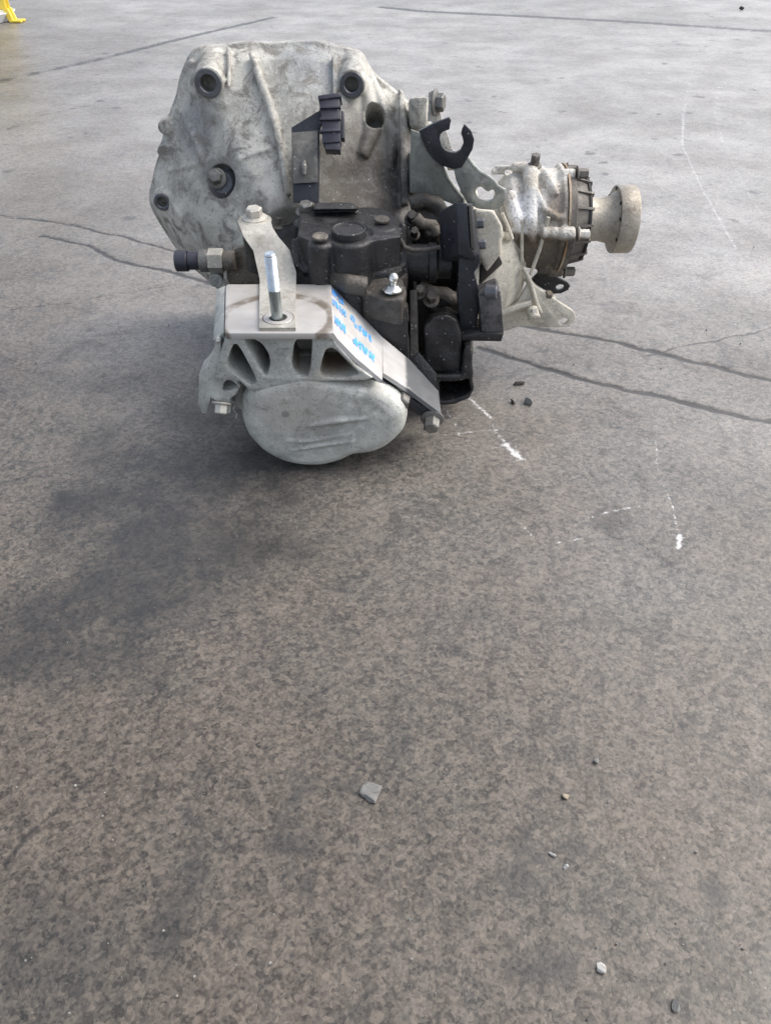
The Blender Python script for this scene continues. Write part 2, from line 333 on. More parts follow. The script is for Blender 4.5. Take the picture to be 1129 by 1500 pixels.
def slab(pts, holes, depth, bevel=.0012, it=0):
    """plate with holes: outline pts (world), pushed by depth (world vector); returns bmesh"""
    depth = Vector(depth); t = depth.length; z = depth.normalized()
    o = sum(pts, Vector())/len(pts)
    x = (pts[1]-pts[0]); x = (x - z*x.dot(z)).normalized(); y = z.cross(x)
    cu = bpy.data.curves.new('c', 'CURVE'); cu.dimensions = '2D'; cu.fill_mode = 'BOTH'
    cu.extrude = max(t/2 - bevel, 1e-5); cu.bevel_depth = bevel; cu.bevel_resolution = 1; cu.offset = -bevel
    for loop in [pts] + list(holes):
        lp = round_poly(list(loop), it) if it else loop
        sp = cu.splines.new('POLY'); sp.points.add(len(lp)-1); sp.use_cyclic_u = True
        for k, p in enumerate(lp):
            q = p - o; sp.points[k].co = (q.dot(x), q.dot(y), 0, 1)
    ob = bpy.data.objects.new('c', cu); C.objects.link(ob)
    dg = bpy.context.evaluated_depsgraph_get(); me = bpy.data.meshes.new_from_object(ob.evaluated_get(dg))
    bpy.data.objects.remove(ob); bpy.data.curves.remove(cu)
    bm = bmesh.new(); bm.from_mesh(me); bpy.data.meshes.remove(me)
    bmesh.ops.remove_doubles(bm, verts=bm.verts, dist=1e-6)
    m = Matrix((x, y, z)).transposed().to_4x4()
    bmesh.ops.transform(bm, matrix=Matrix.Translation(o + z*(t/2)) @ m, verts=bm.verts)
    return bm
def circle3(c, r, nrm, n=20, sq=1.0):
    x, y, z = frame(nrm); return [Vector(c) + x*math.cos(2*math.pi*k/n)*r + y*math.sin(2*math.pi*k/n)*r*sq for k in range(n)]
def fuse(name, add, mat, parent, voxel=.002, cut=None, smooth=3, wobble=.0, sharp=60):
    """closed shapes melted into one casting with small fillets; cut = bmesh taken away"""
    def mk(bm):
        bmesh.ops.recalc_face_normals(bm, faces=bm.faces)
        me = bpy.data.meshes.new('t'); bm.to_mesh(me); bm.free(); o = bpy.data.objects.new('t', me); C.objects.link(o); return o
    a = mk(add)
    def ev():
        dg = bpy.context.evaluated_depsgraph_get(); me = bpy.data.meshes.new_from_object(a.evaluated_get(dg))
        old = a.data; a.modifiers.clear(); a.data = me; bpy.data.meshes.remove(old)
    r = a.modifiers.new('r', 'REMESH'); r.mode = 'VOXEL'; r.voxel_size = voxel; ev()
    if cut is not None:
        b = mk(cut); m = a.modifiers.new('b', 'BOOLEAN'); m.operation = 'DIFFERENCE'; m.object = b; m.solver = 'EXACT'; ev()
        bpy.data.objects.remove(b)
        r = a.modifiers.new('r', 'REMESH'); r.mode = 'VOXEL'; r.voxel_size = voxel; ev()
    s = a.modifiers.new('s', 'SMOOTH'); s.factor = .5; s.iterations = smooth; ev()
    me = a.data; bpy.data.objects.remove(a)
    n = len(me.vertices); co = np.empty(n*3, 'f'); me.vertices.foreach_get('co', co); co = co.reshape(-1, 3)
    if wobble:
        nr = np.empty(n*3, 'f'); me.vertices.foreach_get('normal', nr); nr = nr.reshape(-1, 3)
        f = sum(np.sin(co @ (rng.normal(size=3)*k) + rng.uniform(0, 6)) for k in (60, 75, 95, 120, 150))
        co = co + nr*(f*wobble/2.5)[:, None]
    me.vertices.foreach_set('co', (co - np.array(GO)).astype('f').ravel()); me.update(); me.name = name
    return obj(name, me, mat, parent, sharp=sharp)
B = bmesh.new
def polar(pts, c, n=72):
    """resample a star-shaped outline (x,z) round c to n rays"""
    a = np.array([math.atan2(p[1]-c[1], p[0]-c[0]) for p in pts]); r = np.array([math.hypot(p[0]-c[0], p[1]-c[1]) for p in pts])
    i = np.argsort(a); a, r = a[i], r[i]
    t = np.linspace(-math.pi, math.pi, n, endpoint=False)
    q = np.interp(t, np.r_[a-2*math.pi, a, a+2*math.pi], np.r_[r, r, r])
    for _ in range(2): q = .25*np.roll(q, 1) + .5*q + .25*np.roll(q, -1)
    return t, q

# ------------------------------------------------------------------ the floor
def seg_mask(X, Y, line, width, soft=1.6):
    """1 on a polyline given as (x, y) metres, falling to 0 over width"""
    best = np.full(X.shape, 9.0, 'f')
    for (x0, y0), (x1, y1) in zip(line[:-1], line[1:]):
        dx, dy = x1-x0, y1-y0; L = dx*dx + dy*dy
        t = np.clip(((X-x0)*dx + (Y-y0)*dy)/L, 0, 1)
        best = np.minimum(best, np.hypot(X-x0-t*dx, Y-y0-t*dy))
    return np.clip(1 - best/(width*soft), 0, 1)
def vnoise(X, Y, sc, seed):
    r = np.random.default_rng(seed); g = r.uniform(-1, 1, (256, 256)).astype('f')
    x, y = X*sc+100, Y*sc+100; i, j = np.floor(x).astype(int), np.floor(y).astype(int); fx, fy = x-i, y-j
    fx, fy = fx*fx*(3-2*fx), fy*fy*(3-2*fy); i %= 255; j %= 255
    return (g[i, j]*(1-fx)+g[i+1, j]*fx)*(1-fy) + (g[i, j+1]*(1-fx)+g[i+1, j+1]*fx)*fy
def build_floor():
    xs = [0.0]
    def grow(s0, lim1, lim2):
        v, out = 0.0, []
        while v < lim2:
            v += s0 if v < lim1 else s0 + (v-lim1)*.11
            out.append(v)
        return out
    xp = grow(.0028, .78, 60); xm = grow(.0028, .66, 60)
    xs = np.array([-v for v in xm[::-1]] + [0.0] + xp, 'f')
    ys = []; y = -60.0
    back = grow(.0028, .01, 60)
    ys = [0.12 - v for v in back[::-1]]
    y = .12
    while y < 80:
        ys.append(y); y += .0026*max(1, (y/1.05))**2 if y < 5 else .06 + (y-5)*.12
    ys = np.array(ys, 'f')
    X, Y = np.meshgrid(xs, ys)
    wx = X + .003*vnoise(X, Y, 22, 1) + .003*vnoise(X, Y, 60, 2); wy = Y + .003*vnoise(X, Y, 22, 3) + .003*vnoise(X, Y, 60, 4)
    L = lambda *p: [tuple(oz(u, v, 0))[:2] for u, v in p]
    crack = np.zeros_like(X)
    for line, wd, amp in (
        (L((-60, 308), (0, 315), (90, 325), (180, 345), (260, 368), (330, 385)), .0045, .85),
        (L((60, 345), (130, 357), (170, 380), (250, 398), (320, 418)), .0055, .9),
        (L((690, 465), (795, 482), (900, 500), (1000, 525), (1129, 557), (1250, 590)), .0055, 1.0),
        (L((700, 508), (760, 527), (850, 555), (950, 575), (1010, 590), (1129, 616), (1250, 640)), .0055, 1.0),
        (L((940, 520), (1040, 500), (1129, 478), (1200, 466)), .004, .6),
        (L((560, 10), (620, 16), (900, 30), (1129, 45), (1400, 60)), .034, 1.0),
        (L((-100, 140), (0, 118), (150, 85), (290, 50), (400, 25)), .022, .85),
        (L((-40, 210), (60, 168), (140, 152)), .012, .55),
        (L((240, 1000), (190, 1070), (130, 1140), (60, 1210), (0, 1270), (-40, 1310)), .0038, .5),
        (L((130, 1140), (180, 1185), (230, 1165)), .0018, .5),
        (L((860, 770), (940, 800), (1000, 832)), .0018, .6),
        (L((0, 455), (120, 440), (260, 415)), .004, .5)):
        crack = np.maximum(crack, amp*seg_mask(wx, wy, line, wd*1.1))
    sx = X + .0016*vnoise(X, Y, 50, 5); sy = Y + .0016*vnoise(X, Y, 50, 6)
    scr = np.zeros_like(X)
    for line, wd, amp in (
        (L((958, 640), (962, 680), (985, 740)), .0018, .75), (L((985, 740), (997, 800)), .002, .8), (L((996, 782), (997, 802)), .0045, 1.0),
        (L((650, 636), (700, 631), (742, 627)), .0018, .8), (L((686, 582), (720, 612)), .0032, .95), (L((720, 622), (742, 648)), .004, .8), (L((742, 650), (762, 672)), .0055, 1.05),
        (L((718, 655), (742, 652)), .004, .7), (L((650, 595), (664, 615), (672, 637)), .002, .75), (L((672, 637), (700, 680)), .0016, .6),
        (L((735, 575), (800, 568), (868, 560)), .0016, .62), (L((735, 750), (760, 765), (786, 788)), .0018, .8), (L((700, 735), (735, 750)), .001, .5),
        (L((812, 796), (855, 786)), .002, .75), (L((855, 757), (920, 744), (960, 738)), .0022, .72), (L((1030, 1042), (1055, 1034)), .0018, .7), (L((900, 700), (1010, 732)), .001, .4),
        (L((990, 640), (1060, 690)), .001, .4), (L((90, 712), (165, 705)), .002, .6),
        (L((1010, 115), (1000, 170), (999, 212)), .008, .74), (L((999, 212), (1030, 280), (1078, 365)), .005, .72), (L((1090, 82), (1052, 130), (1048, 165), (1058, 208)), .011, .72),
        (L((1062, 215), (1100, 290), (1120, 320)), .006, .6), (L((680, 135), (760, 95)), .01, .35)):
        scr = np.maximum(scr, .92*amp*seg_mask(sx, sy, line, wd)); scr = np.maximum(scr, .36*amp*seg_mask(sx, sy, line, wd*4.5))
    def spot(u, v, rx, ry, a):
        p = oz(u, v, 0); d = np.hypot((X-p.x)/rx, (Y-p.y)/ry) + .42*vnoise(X, Y, 9, 7) + .36*vnoise(X, Y, 26, 8) + .22*vnoise(X, Y, 80, 15)
        return a*np.clip(1.35 - d, 0, 1)
    oil = np.zeros_like(X)
    for s in ((330, 690, .15, .10, 1.0), (240, 780, .13, .12, .95), (170, 880, .10, .10, .95), (110, 880, .05, .06, .5), (300, 610, .07, .05, .6), (70, 1370, .05, .05, .5), (245, 1360, .012, .03, .7), (425, 1235, .02, .013, .8),
              (790, 1420, .03, .012, .7), (1050, 1310, .012, .014, .9), (845, 1240, .016, .009, .6), (515, 1150, .020, .010, .8), (860, 910, .06, .008, .4), (720, 900, .07, .010, .35), (390, 760, .12, .06, .35), (60, 560, .2, .04, .3)):
        oil = np.maximum(oil, spot(*s))
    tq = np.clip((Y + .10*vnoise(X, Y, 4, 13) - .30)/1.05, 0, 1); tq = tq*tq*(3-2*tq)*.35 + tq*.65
    pale = tq*np.clip((X+.4*Y+.6)/1.2, .38, 1)  # painted sheen: lightens the concrete with distance and towards the right
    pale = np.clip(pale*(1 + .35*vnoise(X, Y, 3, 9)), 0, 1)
    Z = .0006*vnoise(X, Y, 5, 10) + .0003*vnoise(X, Y, 17, 11) + .0003*vnoise(X, Y, 70, 12)*np.clip(1.6-Y, 0, 1) - .0016*np.clip(crack*1.6-.3, 0, 1)
    ny, nx = X.shape
    co = np.stack([X, Y, Z - .0012], -1).reshape(-1, 3).astype('f')
    idx = np.arange(ny*nx).reshape(ny, nx)
    q = np.stack([idx[:-1, :-1], idx[:-1, 1:], idx[1:, 1:], idx[1:, :-1]], -1).reshape(-1, 4).astype('i')
    me = bpy.data.meshes.new('concrete_floor'); me.vertices.add(len(co)); me.vertices.foreach_set('co', co.ravel())
    me.loops.add(q.size); me.loops.foreach_set('vertex_index', q.ravel()); me.polygons.add(len(q))
    me.polygons.foreach_set('loop_start', np.arange(0, q.size, 4, dtype='i')); me.update(calc_edges=True)
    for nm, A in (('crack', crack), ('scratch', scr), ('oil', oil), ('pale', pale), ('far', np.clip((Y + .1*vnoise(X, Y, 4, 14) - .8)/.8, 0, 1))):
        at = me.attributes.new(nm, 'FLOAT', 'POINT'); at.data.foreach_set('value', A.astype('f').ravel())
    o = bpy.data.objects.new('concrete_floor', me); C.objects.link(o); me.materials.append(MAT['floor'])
    me.polygons.foreach_set('use_smooth', np.ones(len(q), bool))
    o['kind'] = 'structure'; o['label'] = 'worn stained grey concrete floor with cracks and pale scratches'
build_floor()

# ------------------------------------------------------------------ the gearbox
G = bpy.data.objects.new('gearbox', None); C.objects.link(G); G.location = GO; G.empty_display_size = .1
G['label'] = 'used car gearbox of grey cast aluminium with black greasy shift parts, lying on concrete'
G['category'] = 'gearbox'

# --- bell housing
YF = 1.12
fl_uv = [(285, 68), (330, 63), (400, 62), (500, 66), (530, 72), (545, 105), (590, 142), (625, 165), (640, 220), (645, 290), (625, 370), (565, 425), (440, 452), (330, 420), (270, 370), (240, 325), (221, 290), (225, 265), (238, 220), (247, 180), (262, 135), (270, 100)]
fl = [oy(u, v, YF) for u, v in fl_uv]
cz = (-.125, .175)
th, rf = polar([(p.x, p.z) for p in fl], cz, 180)
case_out = [(-.178, .03), (-.183, .09), (-.174, .150), (-.15, .183), (-.09, .195), (.0, .193), (.032, .17), (.04, .11), (.03, .03), (-.03, .008), (-.12, .006)]
_, rc = polar(case_out, cz, 180)
def ring_at(t, Y, grow=0.0):
    r = rf*(1-t) + rc*t + grow
    return [Vector((cz[0] + r[k]*math.cos(th[k]), Y, max(.0015, cz[1] + r[k]*math.sin(th[k])))) for k in range(len(th))]
bm = B()
SEC = [(0, 0), (.016, 0), (.019, .03), (.040, .10), (.065, .26), (.09, .47), (.115, .70), (.14, .9), (.155, 1.0)]
loft(bm, [ring_at(t, YF-d) for d, t in SEC])
def surf(u, v):
    """a point of the bell's skin on the sight line (u, v): walks the sections"""
    best = None
    for Y in np.arange(.95, 1.12, .002):
        p = oy(u, v, Y); t = np.interp(YF-Y, [d for d, t in SEC], [t for d, t in SEC])
        a = math.atan2(p.z-cz[1], p.x-cz[0]); R = np.interp(a, th, rf*(1-t)+rc*t)
        if math.hypot(p.x-cz[0], p.z-cz[1]) <= R: return p
    return oy(u, v, 1.1)
bosses = [(305, 122, .0185, .0105, .016), (515, 124, .017, .0095, .016), (238, 296, .0135, .0075, .010)]
bosses = [(surf(u, v).y - up, u, v, R, r) for u, v, R, r, up in bosses]
for Y, u, v, R, r in bosses:
    p = oy(u, v, Y); tube(bm, [p, p + Vector((0, .02, .002)), p + Vector((0, .055, .012))], [R, R*1.05, R*1.1], 28)
def skinrib(bm, uvs, rads, lift=.0):
    tube(bm, [surf(u, v) + Vector((0, -lift, lift)) for u, v in uvs], rads, 10)
skinrib(bm, [(369, 84), (380, 115), (398, 165), (412, 220), (424, 290)], [.0035, .0045, .005, .0045, .004], .0050)
skinrib(bm, [(336, 76), (337, 105), (337, 132)], [.0028, .0028, .002], .004)
skinrib(bm, [(488, 88), (490, 140), (488, 160)], [.0028, .003, .002], .004)
skinrib(bm, [(284, 90), (268, 140), (252, 195), (242, 235)], .005, .0)
skinrib(bm, [(262, 150), (285, 200), (300, 240)], [.004, .006, .004], .0)
skinrib(bm, [(536, 100), (556, 150), (575, 200), (570, 250)], [.006, .010, .010, .006], .0)
skinrib(bm, [(535, 120), (545, 190), (530, 230)], [.008, .012, .008], .0)
skinrib(bm, [(232, 262), (262, 310), (290, 352), (318, 400)], [.004, .0045, .0045, .004], .0)
skinrib(bm, [(247, 250), (275, 245), (318, 232)], [.003, .0035, .003], .0)
skinrib(bm, [(350, 235), (385, 222), (405, 214)], [.004, .005, .003], .0)
for u, v in ((243, 186), (241, 222)):
    p = oy(u, v, 1.085); cyl(bm, p + Vector((0, .03, 0)), (0, -1, 0), .009, .034)
# upright fin on the right edge of the bell
hull(bm, [oy(583, 128, 1.06), oy(590, 132, 1.06), oy(600, 210, 1.03), oy(598, 300, .985), oy(588, 300, .985), oy(586, 210, 1.03), oy(584, 135, 1.115), oy(592, 140, 1.115), oy(600, 300, 1.11), oy(588, 300, 1.11)])
cut = B()
p = surf(325, 266); cyl(cut, p + Vector((0, .010, -.004)), (0, -.9, .45), .0195, .05)
p = surf(549, 171); lathe(cut, [(0, 0), (.010, 0), (.0145, .09), (0, .09)], p + Vector((0, .045, -.028)), (0, -.85, .5), 24, 1.2)
for Y, u, v, R, r in bosses:
    p = oy(u, v, Y); cyl(cut, p + Vector((0, .022, 0)), (0, -1, 0), r, .05)
bell = fuse('bell_housing', bm, 'bell', G, .0016, cut, 2, .0006)
bell['label'] = 'dusty pale cast bell housing'
for Y, u, v, R, r in bosses:
    p = oy(u, v, Y); b2 = B(); ringsolid(b2, p + Vector((0, .004, 0)), (0, -1, 0), r-.0012, R-.002, .0055)
    part('bushing', b2, 'bush', bell)
b2 = B(); p = surf(325, 266)
lathe(b2, [(0, 0), (.0175, 0), (.0185, .003), (.013, .007), (0, .007)], p + Vector((0, .006, -.004)), (0, -.9, .45), 30)
part('sensor_plug', b2, 'bush', bell)
b2 = B(); hexbolt(b2, p + Vector((-.006, -.001, .004)), (0, -.85, .5), .0085, .014); part('bolt', b2, 'bolt', bell)

# --- gear case
bm = B()
case2 = [(-.150, .03), (-.152, .08), (-.145, .12), (-.12, .135), (-.06, .135), (-.02, .115), (.004, .095), (.014, .07), (.014, .03), (-.02, .006), (-.12, .006)]
t2, r2 = polar(case2, (-.07, .085)); t1, r1 = polar(case_out, (-.07, .085))
def cring(r, Y, s=1.0): return [Vector((-.07 + r[k]*s*math.cos(t1[k]), Y, max(.0015, .085 + r[k]*s*math.sin(t1[k])))) for k in range(len(t1))]
loft(bm, [cring(r1, .965, .97), cring(r1*.5+r2*.5, .94), cring(r2, .90), cring(r2, .81), cring(r2, .785, 1.0)])
box(bm, (.012, .88, .07), (.012, .11, .12));
case = fuse('gear_case', bm, 'grease', G, .0024, None, 2, .0004); case['label'] = 'black greasy gear case'

# --- end cover, the bucket nearest the floor
cov = [(354, 574), (350, 595), (352, 622), (368, 650), (398, 674), (430, 684), (455, 686), (485, 682), (520, 668), (575, 653), (594, 636), (598, 606), (585, 588), (560, 574), (520, 563), (480, 557), (400, 558), (370, 562)]
cp = [oy(u, v, .706) for u, v in cov]; cc = (-.068, .065)
t3, r3 = polar([(p.x, p.z) for p in cp], cc, 96)
def vring(Y, s=1.0, k0=0.0): return [Vector((cc[0] + (r3[k]*s)*math.cos(t3[k]), Y - k0*math.sin(t3[k])*r3[k], max(.0015, cc[1] + r3[k]*s*math.sin(t3[k])))) for k in range(len(t3))]
bm = B(); loft(bm, [vring(.80, 1.0), vring(.742, 1.0), vring(.724, .995), vring(.714, .975), vring(.708, .94), vring(.704, .885), vring(.7018, .8), vring(.7005, .6), vring(.700, .3)])
hull(bm, [oy(u, v, .7015) for u, v in ((420, 600), (500, 596), (540, 610), (520, 630), (470, 640), (425, 635))] + [oy(u, v, .72) for u, v in ((400, 590), (510, 580), (560, 600), (560, 640), (480, 665), (410, 655))])
tube(bm, [oy(u, v, .7005) for u, v in ((428, 660), (462, 654), (520, 646))], [.0012, .0024, .0012], 10)
tube(bm, [oy(u, v, .7005) for u, v in ((452, 624), (490, 617), (538, 613))], [.0015, .0040, .0015], 10)
tube(bm, [oy(u, v, .7005) for u, v in ((420, 646), (450, 647), (505, 637))], [.001, .0020, .001], 10)
tube(bm, [oy(u, v, .703) for u, v in ((530, 650), (555, 632), (575, 606))], [.001, .0026, .001], 10)
hull(bm, [oy(340, 556, .73), oy(372, 556, .725), oy(372, 600, .72), oy(352, 600, .73), oy(340, 585, .735), oy(340, 556, .79), oy(360, 600, .79)])
cover = fuse('end_cover', bm, 'cover', G, .0015, None, 4, .0004); bm = B(); loft(bm, [[Vector((p.x, Y, p.z)) for p in vring(Y, k)] for Y, k in ((.757, 1.018), (.756, 1.024), (.7475, 1.024), (.7465, 1.018))]); part('cover_flange', bm, 'cover', cover)
cover['label'] = 'smooth blue-grey end cover touching the floor'

# --- mount on top of the end cover
MZ = .175
MB_ = bpy.data.objects.new('engine_mount', None); C.objects.link(MB_); MB_.parent = G
front = [(331, 490), (485, 491), (494, 506), (520, 535), (546, 554), (535, 558), (480, 559), (440, 562), (405, 566), (385, 573), (366, 573), (352, 560), (330, 556), (315, 556), (322, 520)]
pk = [[(341, 505), (349, 505), (378, 560), (368, 566), (330, 538)],
      [(354, 493), (366, 494), (384, 504), (394, 520), (396, 532), (392, 550), (386, 550)],
      [(428, 520), (432, 500), (446, 492), (458, 492), (454, 552), (434, 551), (427, 536)],
      [(476, 512), (489, 510), (512, 534), (527, 548), (516, 551), (505, 554), (466, 553)]]
YM = .704
bm = slab([oy(u, v, YM) for u, v in front], [round_poly([oy(u, v, YM) for u, v in h], 2, .18) for h in pk], (0, .055, 0), .002)
part('front_lattice', bm, 'mount', MB_)
bm = slab([oy(u, v, YM) + Vector((0, .056, 0)) for u, v in ((333, 494), (482, 494), (490, 508), (515, 538), (530, 553), (480, 556), (400, 562), (352, 556), (322, 550))], [], (0, .05, 0), .002)
part('back_web', bm, 'mount', MB_)
fc = [oz(329, 488, MZ), oz(488, 488, MZ), oz(484, 416, MZ), oz(331, 416, MZ)]
def rc4(p, r=.004):
    out = []
    for i in range(len(p)):
        a, b, c = p[i-1], p[i], p[(i+1) % len(p)]
        out += [b + (a-b).normalized()*r, b + ((a-b).normalized()+(c-b).normalized())*r*.3, b + (c-b).normalized()*r]
    return out
sp_ = oz(408, 470, MZ)
bm = slab(rc4([p - Vector((0, 0, .007)) for p in fc]), [], (0, 0, .007), .001)
part('top_plate', bm, 'machined', MB_)
# right arm: a bent sheet falling away from the plate
Ab = [oz(484, 416, MZ), oy(492, 424, .818), oy(520, 453, .814), oy(560, 494, .808), oy(600, 527, .80), oy(642, 573, .785)]
Af = [oz(488, 488, MZ), oy(495, 497, .706), oy(520, 523, .707), oy(560, 557, .708)]
Af2 = [oy(561, 546, .727), oy(598, 570, .728), oy(646, 606, .731)]
def sheet(name, A, Bv, th, mat, par, bevel=.0008):
    bm = B(); n = len(A); top = [[bm.verts.new(a), bm.verts.new(b)] for a, b in zip(A, Bv)]
    nr = []
    for i in range(n):
        t = A[min(i+1, n-1)] - A[max(i-1, 0)]; q = t.cross(Bv[i]-A[i]).normalized(); nr.append(q if q.z < 0 else -q)
    bot = [[bm.verts.new(a + nr[i]*th), bm.verts.new(b + nr[i]*th)] for i, (a, b) in enumerate(zip(A, Bv))]
    for i in range(n-1):
        bm.faces.new((top[i][0], top[i][1], top[i+1][1], top[i+1][0])); bm.faces.new((bot[i][0], bot[i+1][0], bot[i+1][1], bot[i][1]))
        bm.faces.new((top[i][0], top[i+1][0], bot[i+1][0], bot[i][0])); bm.faces.new((top[i][1], bot[i][1], bot[i+1][1], top[i+1][1]))
    bm.faces.new((top[0][0], bot[0][0], bot[0][1], top[0][1])); bm.faces.new((top[-1][0], top[-1][1], bot[-1][1], bot[-1][0]))
    return part(name, bm, mat, par, bevel, sharp=28)
i3 = Ab[3].lerp(Ab[2], 0.0)
arm = sheet('mount_arm', Ab[:4], Af, .0045, 'arm', G)
arm['label'] = 'bare steel arm with blue handwriting'
arm2 = sheet('arm_end', [Ab[3], Ab[4], Ab[5]], Af2, .0045, 'arm', MB_)
# web under the arm with two bolts
bm = B(); hull(bm, [oy(545, 552, .722), oy(561, 550, .735), oy(640, 606, .735), oy(632, 620, .735), oy(560, 572, .735), oy(545, 552, .78), oy(561, 552, .78), oy(640, 606, .78), oy(632, 620, .78), oy(560, 575, .78)])
part('arm_web', bm, 'black', MB_, .001)
for u, v in ((587, 581), (630, 616)):
    b2 = B(); hexbolt(b2, oy(u, v, .735) + Vector((.002, 0, .003)), (-.12, -1, -.25), .0088, .0165); part('bolt', b2, 'bolt', MB_)
# ink: short slanting strokes in rows running down the arm
Arow = Ab[:4]; Frow = Af
def on_arm(s, t):
    s = max(0, min(2.999, s*3)); i = int(s); f = s-i
    a = Arow[i].lerp(Arow[i+1], f); b = Frow[i].lerp(Frow[i+1], f)
    nrm = (Arow[i+1]-Arow[i]).cross(Frow[i]-Arow[i]).normalized(); nrm = nrm if nrm.z > 0 else -nrm
    return a.lerp(b, t) + nrm*.0005
rr = random.Random(5)
def stroke(bm, a, b, w_):
    d = Vector((b[0]-a[0], (b[1]-a[1]), 0)); d = d.normalized() if d.length else Vector((1, 0, 0)); q = (-d.y*w_, d.x*w_*1.0)
    k = [bm.verts.new(on_arm(p[0] + sg*q[0], p[1] + sg*q[1]*1.2)) for p, sg in ((a, 1), (b, .8), (b, -.8), (a, -1))]
    bm.faces.new(k)
def ink(s0, s1, t0, t1, k):
    """one row of paint-pen strokes, too smudged to read"""
    bm = B(); cw = (s1-s0)/k
    for c in range(k):
        x = s0 + c*cw; P = [(x + cw*rr.uniform(.05, .85), t0 + (t1-t0)*f) for f in (0, .5, 1)] + [(x + cw*rr.uniform(.4, .95), t0 + (t1-t0)*rr.random()) for _ in range(2)]
        rr.shuffle(P)
        for a, b in zip(P[:-1], P[1:]):
            if rr.random() < .85: stroke(bm, a, b, rr.uniform(.011, .016))
    part('ink_mark', bm, 'ink', arm)
for a in ((.05, .46, .06, .20, 9), (.06, .50, .28, .41, 10), (.14, .50, .60, .75, 8), (.58, .66, .22, .33, 2), (.66, .86, .26, .40, 5), (.62, .90, .62, .77, 7)): ink(*a)
# left flank with its foot
bm = B(); 
fl1 = [oz(330, 418, MZ-.002), oz(328, 487, MZ-.004), oy(318, 535, .706), oy(314, 560, .706)]
fl2 = [oz(317, 424, MZ-.010), oy(312, 500, .73), oy(304, 533, .73), oy(293, 548, .73)]
hull(bm, [fl1[0], fl1[1], fl2[0], fl2[1], oy(331, 500, .72), oy(331, 440, .80)])
part('side_flank', bm, 'mount', MB_, .0008)
bm = slab([oy(u, v, .708) for u, v in ((316, 500), (322, 500), (331, 545), (345, 556), (352, 566), (346, 578), (336, 585), (337, 606), (328, 606), (325, 592), (309, 583), (303, 606), (296, 606), (290, 590), (292, 548), (304, 534), (311, 520))], [round_poly([oy(u, v, .708) for u, v in ((325, 572), (328, 560), (336, 556), (345, 562), (350, 568), (330, 574))], 1)], (0, .028, 0), .0012)
part('foot', bm, 'mount', MB_)
b2 = B(); hexbolt(b2, oy(325, 590, .704), (-.1, -.6, -.8), .0068, .012); part('bolt', b2, 'dustbolt', MB_)
b2 = B(); tube(b2, [oy(u, v, .725) for u, v in ((338, 585), (344, 592), (342, 600), (348, 606), (346, 612))], .0013, 8); part('clip_wire', b2, 'mount', MB_)

# --- strap and stud
st_c = [(.704, MZ+.0035), (.76, MZ+.0035), (.822, MZ+.0035), (.835, MZ+.006), (.858, MZ+.022), (.868, MZ+.034), (.88, MZ+.040), (.90, MZ+.0405), (.93, MZ+.0405)]
xl = [oy(u, v, Y).x for u, v, Y in ((381, 486, .706), (382, 440, .77), (381, 412, .822), (379, 405, .835), (372, 375, .858), (358, 355, .868), (353, 343, .88), (348, 325, .90), (352, 318, .93))]
xr = [oy(u, v, Y).x for u, v, Y in ((434, 486, .706), (434, 440, .77), (434, 412, .822), (434, 400, .835), (425, 372, .858), (408, 352, .868), (400, 340, .88), (397, 325, .90), (393, 318, .93))]
L_ = [Vector((x, y, z)) for x, (y, z) in zip(xl, st_c)]; R_ = [Vector((x, y, z)) for x, (y, z) in zip(xr, st_c)]
strap = sheet('strap', L_[:8], R_[:8], .0035, 'strap', G)
strap['label'] = 'bent bare steel strap under the stud'
ey = (L_[7]+R_[7])/2; er = (R_[7]-L_[7]).length/2
b2 = B(); lathe(b2, [(0, -.0035), (er-.0008, -.0035), (er, -.0028), (er, -.0008), (er-.0008, 0), (0, 0)], ey + Vector((0, .006, 0)), (0, 0, 1), 40); part('strap_eye', b2, 'strap', strap)
b2 = B(); hexbolt(b2, ey + Vector((0, .006, .0005)), (0, -.1, 1), .0095, .013); part('bolt', b2, 'dustbolt', strap)
b2 = B(); cyl(b2, ey + Vector((0, .006, -.06)), (0, 0, 1), .016, .056); part('post', b2, 'grease2', G)
stud_o = Vector((sp_.x, sp_.y, MZ+.0035))
b2 = B(); ringsolid(b2, stud_o, (0, 0, 1), .0082, .0160, .0005); part('washer', b2, 'machined', G)
b2 = B(); cyl(b2, stud_o + Vector((0, 0, -.0018)), (0, 0, 1), .0083, .0025); part('stud_hole', b2, 'hole', G)
studE = bpy.data.objects.new('stud', None); C.objects.link(studE); studE.parent = G
b2 = B(); cyl(b2, stud_o + Vector((-.0008, -.0012, -.001)), (-.012, -.02, 1), .0058, .032); part('shank', b2, 'zincdark', studE)
b2 = B(); prof = [(0, .031)]
for k in range(28):
    h = .031 + k*.00125; prof += [(.0061, h), (.0055, h+.0006)]
prof += [(.0056, .0665), (.0046, .068), (0, .068)]
lathe(b2, prof, stud_o + Vector((-.0008, -.0012, 0)), (-.012, -.02, 1), 28); part('thread', b2, 'zinc', studE)

